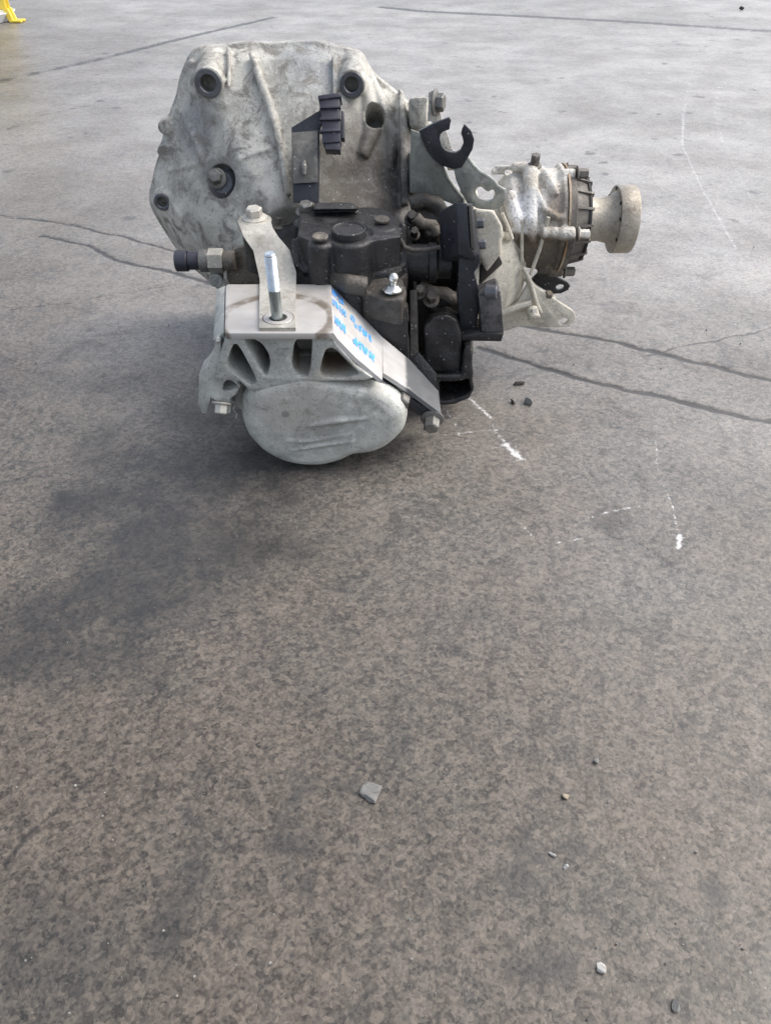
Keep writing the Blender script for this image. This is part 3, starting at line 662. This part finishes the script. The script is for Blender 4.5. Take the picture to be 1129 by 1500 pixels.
# --- pressure sensor on the left of the case
sy = .93; p0 = oy(258, 382, sy); ax = Vector((1, 0, 0)); S_ = bpy.data.objects.new('sensor', None); C.objects.link(S_); S_.parent = G
px = .93*.766/1127*1.33
def segx(u0, u1, r, name, mat, seg=28, ph=0.0):
    a, b = oy(u0, 382, sy), oy(u1, 382, sy); bm = B(); L0 = (b-a).length
    lathe(bm, [(0, 0), (r-.001, 0), (r, .001), (r, L0-.001), (r-.001, L0), (0, L0)], a, ax, seg, phase=ph); part(name, bm, mat, S_)
segx(258, 276, .0128, 'plug', 'plastic'); segx(276, 293, .0108, 'plug_neck', 'plastic'); segx(293, 306, .0135, 'collar', 'bolt'); segx(306, 328, .0148, 'hex_nut', 'dustbolt', 6, .2); segx(328, 345, .0120, 'port', 'shoulder')
bm = B(); hull(bm, [oy(u, v, Y) for u, v in ((340, 362), (400, 350), (420, 420), (335, 420), (330, 396)) for Y in (.935, 1.0)]); part('case_shoulder', bm, 'shoulder', G, .008)
b2 = B(); cyl(b2, oy(314, 412, .92) + Vector((0, .02, 0)), (.1, -1, 0), .0085, .02); part('drain_boss', b2, 'mount', G)

# --- black shift tower
T = bpy.data.objects.new('shift_tower', None); C.objects.link(T); T.parent = G
TZ = .221
bm = B()
def col(u, v, r, z1, z0=.11):
    p = oz(u, v, TZ); cyl(bm, Vector((p.x, p.y, z0)), (0, 0, 1), r, z1-z0, 40, .003)
V3 = lambda *q: [Vector(p) for p in q]
hull(bm, [oz(440, 303, TZ-.003), oz(560, 304, TZ-.003), oz(583, 318, TZ-.003), oz(587, 346, TZ-.004), oz(545, 353, TZ-.004), oz(470, 360, TZ-.004), oz(436, 345, TZ-.004)] + V3((-.105, .852, .11), (.014, .852, .11), (.025, .98, .11), (-.105, .98, .11)))
hull(bm, [oz(462, 297, TZ+.009), oz(516, 297, TZ+.009), oz(524, 306, TZ+.006), oz(458, 308, TZ+.005)] + [oz(u, v, .15) for u, v in ((462, 300), (524, 300), (524, 316), (458, 316))])
col(511, 345, .0255, TZ-.002); col(558, 328, .0205, TZ-.001); col(449, 313, .0165, TZ-.008); col(468, 351, .0135, TZ-.002)
hull(bm, [oz(545, 345, TZ-.002), oz(578, 345, TZ-.003), oz(584, 330, TZ-.003), oz(545, 330, TZ-.002)] + V3((-.012, .850, .15), (.014, .850, .15), (.018, .9, .15), (-.012, .9, .15)))
hull(bm, V3((-.124, .862, .180), (-.10, .862, .184), (-.10, .96, .188), (-.124, .95, .184), (-.132, .84, .10), (-.10, .84, .10), (-.10, .96, .1), (-.132, .96, .1)))
hull(bm, V3((-.092, .842, .174), (-.035, .836, .176), (.014, .838, .180), (.024, .86, .182), (-.096, .87, .182), (-.096, .830, .10), (.022, .828, .1), (.028, .9, .1), (-.096, .9, .1)))
tube(bm, [oy(434, 350, .855), oy(436, 385, .845), oy(446, 396, .841), oy(505, 398, .838)], .0055, 12)
hull(bm, [oy(587, 325, .872), oy(594, 330, .872), oy(597, 400, .855), oy(586, 402, .855), oy(588, 325, .95), oy(596, 330, .95), oy(597, 400, .95), oy(586, 402, .95)])
body = fuse('tower_body', bm, 'grease', T, .0014, None, 3, .0003)
b2 = B(); p = oz(511, 343, TZ); lathe(b2, [(0, -.01), (.0190, -.01), (.0193, .004), (.0186, .0064), (.0172, .0068), (.0162, .0054), (0, .0052)], p, (0, -.06, 1), 40); part('breather_cap', b2, 'grease', T)
for u, v, z, m in ((469, 349, TZ+.001, 'shoulder'), (559, 324, TZ+.001, 'grease2')):
    b2 = B(); cyl(b2, oz(u, v, z), (0, -.1, 1), .0088, .0035); part('plug', b2, m, T)
b2 = B(); hexbolt(b2, oz(449, 311, TZ-.006), (0, -.2, 1), .0085, .012); part('bolt', b2, 'bolt', T)
b2 = B(); hexbolt(b2, oz(412, 328, .185), (0, -.2, 1), .010, .014); part('bolt', b2, 'shoulder', T)
# upright cable clip bracket
K = bpy.data.objects.new('cable_bracket', None); C.objects.link(K); K.parent = G
def kp(u, v, off=0.0):
    """on the bracket's plane, which leans back as it rises; off moves along its normal (positive = behind)"""
    return oy(u, v, .942 + (293-v)/143*.075) + Vector((0, .83, -.55))*off
KN = Vector((0, .83, -.55)).normalized()
def kbox(uvs, o0, o1): 
    b = B(); return hull(b, [kp(u, v, o) for u, v in uvs for o in (o0, o1)])
bm = slab([kp(u, v) for u, v in ((427, 187), (468, 163), (470, 150), (500, 146), (499, 160), (473, 176), (468, 195), (466, 293), (428, 293))], [], KN*.003, .0008); part('upright_plate', bm, 'black', K)
part('dusty_face', slab([kp(u, v, -.0012) for u, v in ((428.5, 196), (466, 193), (465.5, 266), (429, 268))], [], KN*.0012, .0004), 'strapdirt', K)
part('clip_body', kbox(((470, 150), (498, 147), (500, 214), (474, 216)), -.014, .008), 'plastic', K, .0015)
for v in (163, 180, 197): part('clip_rib', kbox(((470, v), (500, v-1), (500, v+3), (470, v+4)), -.017, -.008), 'plastic', K, .0006)
part('clip_lid', kbox(((467, 148), (500, 143), (501, 150), (468, 154)), -.016, .010), 'plastic', K, .001)
part('clip_foot', kbox(((476, 212), (499, 212), (499, 225), (477, 224)), -.012, .006), 'plastic', K, .001)
part('clip_latch', kbox(((500, 165), (504, 166), (505, 205), (500, 205)), -.006, .008), 'plastic', K, .0006)
b2 = B(); tube(b2, [kp(446, 256, -.002), kp(446, 246, -.005), kp(446, 237, -.002)], [.0026, .0036, .0022], 12); part('rivet', b2, 'bolt', K)

# --- selector barrel, lever and ball stud
bm = B(); lathe(bm, [(0, 0), (.019, 0), (.021, .003), (.021, .03), (.0225, .032), (.0225, .04), (.018, .043), (.018, .058), (0, .058)], oy(588, 385, .885), (1, 0, 0), 36); part('selector_barrel', bm, 'grease', T)
b2 = B(); tube(b2, [oy(585, 350, .86), oy(592, 362, .858), oy(605, 367, .858), oy(625, 366, .858), oy(645, 362, .858)], .0028, 10); part('lock_wire', b2, 'grease2', T)
bm = B()
hull(bm, [oz(532, 412, .170), oz(560, 402, .174), oz(590, 408, .172), oz(596, 425, .170), oz(590, 440, .168), oz(562, 440, .167), oz(530, 430, .165)] + [p - Vector((0, 0, .03)) for p in (oz(532, 412, .170), oz(590, 408, .172), oz(590, 440, .168), oz(530, 430, .165))])
cyl(bm, oz(576, 425, .150), (0, 0, 1), .017, .022); tube(bm, [oz(485, 405, .178), oz(510, 415, .178), oz(535, 420, .172)], [.012, .011, .011], 12)
hull(bm, [oy(505, 432, .822), oy(597, 444, .82), oy(599, 470, .818), oy(560, 478, .816), oy(515, 458, .818), oy(505, 432, .86), oy(597, 444, .86), oy(599, 480, .86)])
lever = fuse('shift_lever', bm, 'grease2', T, .002, None, 3, .0004)
BS = bpy.data.objects.new('ball_stud', None); C.objects.link(BS); BS.parent = G
bp = oz(575, 424, .1725)
b2 = B(); lathe(b2, [(0, 0), (.0115, 0), (.0115, .002), (.008, .004), (.0065, .006), (0, .006)], bp, (0, -.05, 1), 32); part('collar', b2, 'chrome', BS)
b2 = B(); lathe(b2, [(0, .004), (.0035, .004), (.0033, .009)] + [(.0058*math.sin(a), .0135 - .0058*math.cos(a)) for a in np.linspace(.6, math.pi, 14)], bp, (.06, -.05, 1), 28); part('ball', b2, 'chrome', BS)
bm = B(); hull(bm, [oy(u, v, Y) for u, v in ((505, 470), (597, 452), (599, 560), (565, 522)) for Y in (.812, .86)]); part('case_wall', bm, 'grease', G, .004)
# clutter between tower and transfer case: pipe unions and bolts
for u, v, Y, r, h, m in ((607, 345, .90, .011, .02, 'grease2'), (630, 350, .93, .018, .03, 'shoulder'), (615, 430, .86, .013, .02, 'shoulder'), (632, 442, .86, .016, .025, 'shoulder'), (603, 322, .93, .014, .02, 'grease2')):
    b2 = B(); hexbolt(b2, oy(u, v, Y) + Vector((0, h*.6, -.004)), (0, -.75, .65), r*.42, h*.8); part('union', b2, m, T)
for a, r_, m_ in (([(608, 318), (618, 328), (634, 330), (640, 342)], .007, 'shoulder'), ([(612, 418), (632, 428), (652, 430), (668, 440)], .008, 'shoulder'), ([(628, 446), (640, 456), (660, 456)], .006, 'grease2')):
    b2 = B(); tube(b2, [oy(u, v, .885 if v > 400 else .93) for u, v in a], r_, 14); part('oil_pipe', b2, m_, T)
bm = B(); 
for a in ([(600, 300), (622, 292), (640, 300), (650, 318)], [(600, 318), (622, 324), (642, 322)]):
    tube(bm, [oy(u, v, .955) for u, v in a], .010, 12)
hull(bm, [oy(u, v, Y) for u, v in ((603, 295), (640, 290), (650, 305), (648, 325), (605, 328)) for Y in (.955, .99)])
hull(bm, [oy(u, v, Y) for u, v in ((612, 330), (640, 330), (645, 360), (610, 362)) for Y in (.94, .98)])
hull(bm, [oy(u, v, Y) for u, v in ((640, 430), (672, 425), (676, 470), (640, 468)) for Y in (.89, .94)])
hull(bm, [oy(u, v, Y) for u, v in ((600, 330), (700, 330), (690, 480), (610, 480)) for Y in (.97, 1.03)])
hull(bm, [oy(u, v, Y) for u, v in ((598, 440), (690, 440), (692, 520), (670, 548), (600, 540)) for Y in (.885, .95)])
fuse('adapter_block', bm, 'grease2', G, .0022, None, 3, .0006)
# black counterweight bracket
CW = bpy.data.objects.new('counterweight', None); C.objects.link(CW); CW.parent = G
bm = B(); hull(bm, [oy(642, 311, .868), oy(668, 297, .842), oy(684, 298, .842), oy(688, 363, .835), oy(673, 373, .835), oy(647, 381, .858), oy(692, 298, .852), oy(704, 374, .85), oy(702, 386, .85), oy(650, 305, .90), oy(692, 300, .90), oy(703, 380, .89), oy(650, 375, .90)]); part('upper_block', bm, 'black', CW, .0012)
bm = B(); hull(bm, [oy(686, 301, .8405), oy(689.5, 301, .8425), oy(695, 366, .836), oy(690, 362, .8345), oy(686, 301, .85), oy(695, 366, .85)]); part('groove', bm, 'hole', CW)
for u, v in ((698, 327), (701, 358)):
    b2 = B(); hexbolt(b2, oy(u, v, .86), (1, -.1, .1), .0055, .008, False); part('bolt', b2, 'bush', CW)
bm = slab([oy(u, v, .845) for u, v in ((672, 374), (702, 372), (703, 388), (694, 400), (702, 428), (703, 445), (697, 480), (704, 500), (676, 500), (670, 440))], [], (0, .022, 0), .0015); part('link_arm', bm, 'black', CW)
bm = slab([oy(u, v, .832) for u, v in ((701, 436), (729, 425), (733, 428), (738, 490), (705, 487))], [], (0, .035, 0), .0015); part('lower_block', bm, 'sand', CW)
bm = slab([oy(u, v, .828) for u, v in ((675, 492), (700, 488), (738, 489), (734, 501), (677, 500))], [], (0, .04, 0), .002); part('lower_foot', bm, 'grease', CW)
b2 = B(); cyl(b2, oy(711, 427, .838), (.9, -.35, .1), .0078, .014); part('pivot_pin', b2, 'bush', CW)
bm = B(); hull(bm, [oy(600, 425, .845), oy(611, 425, .845), oy(613, 520, .822), oy(600, 535, .818), oy(600, 425, .87), oy(611, 425, .87), oy(613, 530, .87), oy(600, 535, .87)]); part('case_rib', bm, 'grease2', G, .0015)
bm = B(); hull(bm, [oy(600, 530, .818), oy(613, 515, .822), oy(640, 548, .812), oy(640, 575, .805), oy(600, 550, .81), oy(613, 520, .87), oy(640, 550, .87), oy(600, 550, .87)]); part('case_gusset', bm, 'grease', G, .0015)
# black tube with open mouth beside the end cover
DT = bpy.data.objects.new('drive_tube', None); C.objects.link(DT); DT.parent = G
bm = B(); hull(bm, [oy(u, v, .825) for u, v in ((621, 478), (634, 465), (654, 461), (668, 468), (674, 485), (674, 545), (622, 545))] + [oy(u, v, .87) for u, v in ((625, 462), (654, 448), (672, 458), (690, 500), (692, 545))]); fuse('tube_body', bm, 'grease', DT, .0018, None, 5, .0009)
outer = [oy(u, v, .818) for u, v in ((618, 552), (676, 549), (680, 508), (691, 505), (694, 572), (688, 583), (668, 592), (645, 594), (620, 585))]
bm = slab(outer, [[oy(u, v, .818) for u, v in ((643, 560), (686, 556), (689, 572), (683, 579), (666, 586), (644, 588))]], (0, .05, 0), .0015); fuse('mouth', bm, 'grease', DT, .0016, None, 3, .0011)
bm = slab([p + Vector((0, .05, 0)) for p in outer], [], (0, .006, 0), .001); part('mouth_back', bm, 'hole', DT)

# --- spring clip plates on the right shoulder
SP = bpy.data.objects.new('cable_clip', None); C.objects.link(SP); SP.parent = G
cl = [(658, 173), (660.5, 176), (658, 190), (649, 193), (645, 197), (644, 204), (647, 214), (652, 220), (659, 223), (668, 224), (675, 220), (679, 211), (678, 204), (675.5, 197), (677, 190), (681, 183), (690, 192), (694.5, 204.5), (692, 219), (684, 233), (676, 246), (663, 248), (647, 243), (636, 235), (626, 222), (618, 204.5), (613.5, 192), (634, 182)]
bm = slab([oy(u, v, .925) for u, v in cl], [], (0, .007, 0), .001); part('spring_clip', bm, 'black', SP)
bm = slab([oy(u, v, .965) for u, v in ((602, 190), (616, 195), (630, 226), (646, 244), (655, 262), (668, 280), (680, 294), (676, 305), (640, 290), (600, 282))], [], (0, .004, 0), .001); part('inner_plate', bm, 'green', SP)
bm = B(); hull(bm, [oy(u, v, Y) for u, v in ((613, 192), (634, 181), (658, 172), (658, 176), (634, 186), (615, 196)) for Y in (.925, .955)]); part('clip_tab', bm, 'black', SP, .001)
b2 = B(); tube(b2, [oy(u, v, .934) for u, v in ((684, 231), (692, 242), (702, 252), (716, 260), (722, 265), (728, 273), (738, 279))], .0024, 8); part('rolled_edge', b2, 'green', SP)
b2 = B(); tube(b2, [oy(u, v, .966) for u, v in ((617, 197), (631, 226), (647, 244), (656, 262), (669, 280), (680, 294))], .0022, 8); part('rolled_edge', b2, 'green', SP)
hole = round_poly([oy(u, v, .932) for u, v in ((696, 278), (704, 272), (714, 283), (722, 276), (726, 286), (722, 294), (708, 294), (698, 288))], 2)
bm = slab([oy(u, v, .932) for u, v in ((664, 246), (684, 231), (692, 242), (702, 252), (716, 260), (722, 265), (727, 272), (738, 278), (740, 292), (734, 304), (720, 309), (700, 306), (684, 298), (676, 283), (668, 265))], [hole], (0, .005, 0), .001); part('outer_plate', bm, 'green', SP)
b2 = B(); hull(b2, [oy(u, v, Y) for u, v in ((640, 236), (674, 242), (668, 248), (648, 243)) for Y in (.930, .968)]); part('clip_stem', b2, 'black', SP, .001)
b2 = B(); hull(b2, [oy(u, v, .968) for u, v in ((601, 225), (612, 225), (614, 284), (601, 282))] + [oy(u, v, 1.04) for u, v in ((598, 222), (612, 222), (614, 284), (598, 282))]); part('plate_root', b2, 'green', SP, .002)
bm = slab([oy(u, v, .985) for u, v in ((628, 136), (633, 132), (639, 134), (646, 170), (664, 222), (668, 250), (656, 250), (632, 178), (626, 178))], [], (0, .004, 0), .001); part('back_plate', bm, 'oxide', SP)
b2 = B(); hexbolt(b2, oy(636, 150, .983), (1, -.35, .05), .0095, .012); part('bolt', b2, 'bolt', SP)
bm = B(); hull(bm, [oy(u, v, Y) for u, v in ((598, 142), (628, 140), (625, 190), (600, 190)) for Y in (1.03, 1.1)]); part('shoulder', bm, 'bell', G, .006)

# --- transfer case on the right
TC = bpy.data.objects.new('transfer_case', None); C.objects.link(TC); TC.parent = G
AY, AZ = 1.0, .182
def axx(u): return oy(u, 322, AY).x
bm = B(); x0 = .10
lathe(bm, [(0, 0), (.088, 0), (.088, .018), (.075, .022), (.073, .04), (.066, .06), (.05, .075), (.03, .085), (0, .088)], Vector((.095, .985, .125)), (1, 0, 0), 64, 1.12)
hull(bm, [oy(u, v, Y) for u, v in ((694, 306), (722, 308), (735, 330), (733, 372), (712, 398), (696, 360)) for Y in (.895, .97)])
for u, v in ((745, 347), (755, 398), (738, 405)):
    p = oy(u, v, .925); lathe(bm, [(0, 0), (.006, 0), (.005, .008), (0, .009)], p + Vector((0, .012, -.004)), (.3, -.9, .4), 16)
tube(bm, [oy(741, 333, .90), oy(739, 345, .897), oy(745, 352, .897)], .0012, 8)
beige = fuse('beige_housing', bm, 'beige', TC, .002, None, 4, .0004); beige['label'] = 'dusty beige cast housing'
bm = B(); hull(bm, [oy(u, v, Y) for u, v in ((706, 380), (722, 366), (730, 372), (736, 386), (716, 404), (702, 418)) for Y in (.90, .935)]); part('lug', bm, 'grease2', TC, .002)
# pale lumpy nose casting
bm = B(); xa, xb = axx(726), axx(816)
o = Vector((xa, AY, AZ)); Lx = xb-xa
lathe(bm, [(0, 0), (.045, 0), (.058, .012), (.056, .03), (.060, .05), (.060, Lx-.008), (.065, Lx-.006), (.065, Lx), (0, Lx)], o, (1, 0, 0), 72)
def onx(u, ang, r): return Vector((axx(u), AY - r*math.cos(ang), AZ + r*math.sin(ang)))
D = math.radians
def longrib(lst, rad): tube(bm, [onx(u, D(a), r) for u, a, r in lst], rad, 10)
longrib([(718, 95, .062), (735, 88, .064), (757, 80, .068), (785, 82, .064)], .0035)
longrib([(762, 78, .066), (768, 50, .066), (782, 30, .064), (800, 22, .063), (814, 22, .062)], [.006, .005, .004, .004, .003])
longrib([(766, 78, .064), (764, 50, .064), (764, 20, .062), (770, -5, .062)], [.010, .009, .009, .005])
longrib([(780, 14, .064), (790, 5, .062), (798, 2, .062)], .003)
longrib([(730, 8, .060), (760, 6, .061), (798, 6, .061)], .004)
longrib([(785, 75, .064), (793, 55, .063), (800, 45, .063)], [.008, .006, .003])
longrib([(733, 50, .058), (745, 20, .060), (748, 8, .060)], [.011, .010, .006])
for u, a, r, rr_ in ((790, 5, .064, .008), (815, 5, .066, .0085), (816, 75, .062, .007), (750, 85, .066, .006), (722, 92, .058, .004), (815, -60, .062, .009), (800, -62, .058, .009)):
    lathe(bm, [(0, 0), (rr_, 0), (rr_, .018), (0, .018)], onx(u, D(a), r) - Vector((.008, 0, 0)), (1, 0, 0), 18)
nose = fuse('nose_casting', bm, 'oxide', TC, .0018, None, 3, .0007); nose['label'] = 'white oxidised lumpy nose casting'
b2 = B(); lathe(b2, [(.04, 0), (.0665, 0), (.0665, .0025), (.04, .0025), (.04, 0)], Vector((xb, AY, AZ)), (1, 0, 0), 64); part('joint_face', b2, 'rust', TC)
for u, a in ((771, 82), (829, 74), (831, 4), (829, -62), (829, 130), (829, 190)):
    b2 = B(); hexbolt(b2, onx(u, D(a), .064 if u > 800 else .069), (1, 0, 0) if u > 800 else (0, -.2, 1), .0058, .014); part('bolt', b2, 'pinion' if a != 4 else 'oxide', TC)
# outside ribs like struts
for i, (pp, r) in enumerate(((((735, 312), (742, 328), (750, 350)), .0022), (((764, 322), (764, 350), (764, 382)), .0022), (((803, 318), (790, 365), (773, 412)), .0024), (((766, 392), (776, 412), (786, 445), (792, 458)), .0028), (((770, 408), (790, 428), (812, 438)), .0035), (((735, 458), (760, 449), (778, 444)), .0045))):
    b2 = B(); Y = (.918, .938, .937, .928, .945, .926)[i]; tube(b2, [oy(u, v, Y) for u, v in pp], r, 10); part('strut', b2, 'beige', TC)
b2 = B(); cyl(b2, oy(778, 452, .922), (.2, -.8, -.5), .0075, .016); part('boss', b2, 'beige', TC)
b2 = B(); hexbolt(b2, oy(781, 453, .915), (.2, -.5, -.8), .005, .012, False); part('bolt', b2, 'dustbolt', TC)
# pinion housing, neck and output flange
xc, xd = xb+.0025, axx(850)
bm = B(); lathe(bm, [(0, 0), (.0625, 0), (.0625, .008), (.054, .011), (.050, xd-xc-.004), (.048, xd-xc), (0, xd-xc)], Vector((xc, AY, AZ)), (1, 0, 0), 64)
for k in range(16):
    a = 2*math.pi*k/16 + .2; hull(bm, [Vector((xc+.006+dx, AY + (r*math.cos(a) - w_*math.sin(a)), AZ + (r*math.sin(a) + w_*math.cos(a)))) for dx, r in ((0, .045), (0, .0575), (.026, .045), (.026, .0505)) for w_ in (-.0014, .0014)])
part('pinion_housing', bm, 'pinion', TC)
b2 = B(); lathe(b2, [(.03, 0), (.0505, 0), (.0505, .003), (.03, .003), (.03, 0)], Vector((xd-.001, AY, AZ)), (1, 0, 0), 64); part('seal_ring', b2, 'hole', TC)
xe, xf, xg = axx(850), axx(899), axx(926)
bm = B(); lathe(bm, [(0, 0), (.031, 0), (.0295, .006), (.0265, .016), (.0262, .026), (.029, xf-xe-.006), (.034, xf-xe), (.0405, xf-xe), (.0412, xf-xe+.001), (.0412, xg-xe-.002), (.0402, xg-xe), (.034, xg-xe), (.032, xg-xe-.004), (0, xg-xe-.004)], Vector((xe-.002, AY, AZ)), (1, 0, 0), 64)
fo = part('output_flange', bm, 'tan', TC); fo['label'] = 'tan steel output flange'
for a in (150, 100, 50, 20, -20, 200):
    b2 = B(); cyl(b2, Vector((xf-.0026, AY - .0377*math.cos(D(a)), AZ + .0377*math.sin(D(a)))), (-1, 0, 0), .0024, .0010, 16, .0002); part('bolt_hole', b2, 'hole', TC)
# brackets under the transfer case
bh = oy(825, 471, .93)
bm = slab([oy(u, v, .93) for u, v in ((774, 414), (839, 456), (843, 464), (841, 472), (833, 478), (820, 480), (792, 480), (763, 478), (737, 486), (733, 460), (758, 442))], [circle3(bh, .0062, (0, -1, 0), 20, .8)], (0, .007, 0), .0012); part('foot_bracket', bm, 'beige', TC)
b2 = B(); cyl(b2, oy(802, 434, .934), (.3, -.2, 1), .0055, .006); part('weld_nut', b2, 'oxide', TC)
bm = slab([oy(u, v, .985) for u, v in ((776, 412), (792, 396), (803, 400), (831, 414), (835, 419), (832, 425), (822, 430), (810, 431), (795, 424))], [circle3(oy(820, 421, .985), .0055, (0, -1, 0), 18, .7)], (0, .006, 0), .0012); part('dark_bracket', bm, 'grease', TC)

# ------------------------------------------------------------------ things on the floor
def rock(name, u, v, r, mat, label, cat='pebble', sq=(1, 1, .6), seed=0, group=None, rot=0):
    rq = random.Random(seed); bm = B(); bmesh.ops.create_icosphere(bm, subdivisions=3, radius=1.0)
    cuts = [(Vector((rq.gauss(0, 1), rq.gauss(0, 1), rq.gauss(0, .8))).normalized(), rq.uniform(.45, .8)) for _ in range(9)]
    for vt in bm.verts:
        for d, k in cuts:
            e = vt.co.dot(d) - k
            if e > 0: vt.co -= d*e
        vt.co *= 1 + .04*math.sin(vt.co.x*9 + seed) * math.cos(vt.co.y*7)
        vt.co = Vector((vt.co.x*sq[0], vt.co.y*sq[1], vt.co.z*sq[2]))*r
    zmin = min(vt.co.z for vt in bm.verts)
    bmesh.ops.rotate(bm, verts=bm.verts, matrix=Matrix.Rotation(rot, 3, 'Z'))
    bmesh.ops.translate(bm, verts=bm.verts, vec=(0, 0, -zmin - r*.12))
    me = bpy.data.meshes.new(name); bm.to_mesh(me); bm.free(); o = obj(name, me, mat, sharp=18)
    p = oz(u, v, 0); o.location = (p.x, p.y, -.0008); o['label'] = label; o['category'] = cat
    if group: o['group'] = group
    return o
rock('stone', 543, 1161, .0098, 'stone', 'largest grey angular stone lying alone in front of the gearbox', 'stone', (.85, 1.15, .24), 3, rot=-.5)
rock('pebble', 880, 1418, .0042, 'palestone', 'small white pebble beside a dark oil patch on bare floor', seed=5, sq=(1.1, .8, .6))
rock('pebble', 990, 1474, .0042, 'stone', 'dull beige-grey flat pebble near the white pebble', seed=6, sq=(.8, 1.2, .5))
rock('pebble', 828, 1166, .0030, 'tanstone', 'tan sandy pebble on the brownish bare concrete', seed=8)
rock('pebble', 828, 1270, .0024, 'palestone', 'tiny white pebble beside a round dark stain', seed=9)
rock('metal_shaving', 810, 1252, .0032, 'palestone', 'thin pale metal shaving on a dark stain', 'shaving', (1.3, .4, .4), 10, rot=-.5)
rock('dirt_clod', 772, 590, .0085, 'stone', 'crumbly grey dirt clod on floor beside chalky scratches', 'dirt', (.8, 1.1, .7), 11, rot=.3)
rock('dirt_crumb', 751, 590, .0055, 'crumb', 'narrow black dirt crumb next to the grey clod', 'dirt', (.45, 1.3, .5), 12, rot=.4)
rock('dirt_crumb', 760, 562, .010, 'crumb', 'long flat black dirt flake behind the grey clod', 'dirt', (1.2, .4, .25), 13, rot=.15)
rock('pebble', 1085, 14, .013, 'crumb', 'dark bluish scrap far off beyond the thin floor joint', 'scrap', (1, .8, .7), 14)
rock('pebble', 873, 1115, .0028, 'stone', 'round dark grey pebble near a curved floor mark', seed=15)
# loose grit: far too many to count
def grit():
    bm = B(); rq = random.Random(3)
    def bit(x, y, r):
        m = Matrix.Translation((x, y, r*.25)) @ Matrix.Rotation(rq.uniform(0, 6), 4, Vector((rq.random(), rq.random(), rq.random()+.1)).normalized()) @ Matrix.Diagonal((r*rq.uniform(.6, 1.2), r*rq.uniform(.6, 1.2), r*rq.uniform(.4, .8), 1))
        bmesh.ops.create_icosphere(bm, subdivisions=1, radius=1, matrix=m)
    for _ in range(260):
        u, v = rq.uniform(-40, 1170), 120 + 1420*rq.random()**.75
        p = oz(u, v, 0)
        if -.2 < p.x < .12 and .69 < p.y < 1.13: continue
        bit(p.x, p.y, rq.choice((.0005, .0006, .0008, .0011))*(1 if p.y < .8 else 1.5))
    me = bpy.data.meshes.new('grit'); bm.to_mesh(me); bm.free(); o = obj('grit', me, 'stone'); o['kind'] = 'stuff'
    o['label'] = 'pale grit scattered over the concrete floor'
grit()

# ------------------------------------------------------------------ yellow stand far behind
YS = oz(15, 33, 0)
A = bpy.data.objects.new('floor_sign', None); C.objects.link(A); A.location = (YS.x, YS.y, 0)
A['label'] = 'yellow plastic folding floor stand far behind the gearbox'; A['category'] = 'floor stand'
def sp(name, bm, mat, par, off, bevel=.004):
    bmesh.ops.translate(bm, verts=bm.verts, vec=-Vector(off))
    if bevel: bmesh.ops.bevel(bm, geom=list(bm.edges), offset=bevel, segments=2, affect='EDGES')
    bmesh.ops.recalc_face_normals(bm, faces=bm.faces); me = bpy.data.meshes.new(name); bm.to_mesh(me); bm.free(); return obj(name, me, mat, par)
o0 = Vector((YS.x, YS.y, 0))
for side in (0, 1):
    yb = .035*side; ln = 1 if side else -1
    def Pn(x, z, dy=0): return o0 + Vector((x, yb*(1-z/.6) + .15*(z/.6) + dy, z))
    bm = B(); hull(bm, [Pn(-.33, .045), Pn(-.002, .045), Pn(-.06, .60), Pn(-.28, .60), Pn(-.33, .045, .012), Pn(-.002, .045, .012), Pn(-.06, .60, .012), Pn(-.28, .60, .012)]); sp('panel', bm, 'yellow', A, o0)
    for xx in (-.322, -.012):
        sl = .018 if xx > -.1 else -.018
        bm = B(); hull(bm, [Pn(xx-.010, .05, -.003), Pn(xx+.014, .05, -.003), Pn(xx+sl-.008, .002, -.003), Pn(xx+sl+.012, .002, -.003), Pn(xx-.010, .05, .015), Pn(xx+.014, .05, .015), Pn(xx+sl-.008, .002, .015), Pn(xx+sl+.012, .002, .015)]); sp('leg', bm, 'yellow', A, o0, .002)
        bm = B(); f = Pn(xx+sl+(.022 if sl > 0 else -.022), .004); box(bm, f + Vector((0, .006, 0)), (.048, .03, .008)); sp('foot', bm, 'yellow', A, o0, .002)
WB = bpy.data.objects.new('white_tub', None); C.objects.link(WB); wb = oz(-55, 36, 0) + Vector((0, .11, 0)); WB.location = wb
WB['label'] = 'white plastic tub standing under the yellow floor stand'; WB['category'] = 'tub'
bm = B(); lathe(bm, [(0, 0), (.165, 0), (.172, .01), (.186, .03), (.19, .034), (.186, .036), (.168, .012), (0, .008)], wb, (0, 0, 1), 48); sp('tub_body', bm, 'white', WB, wb, 0)
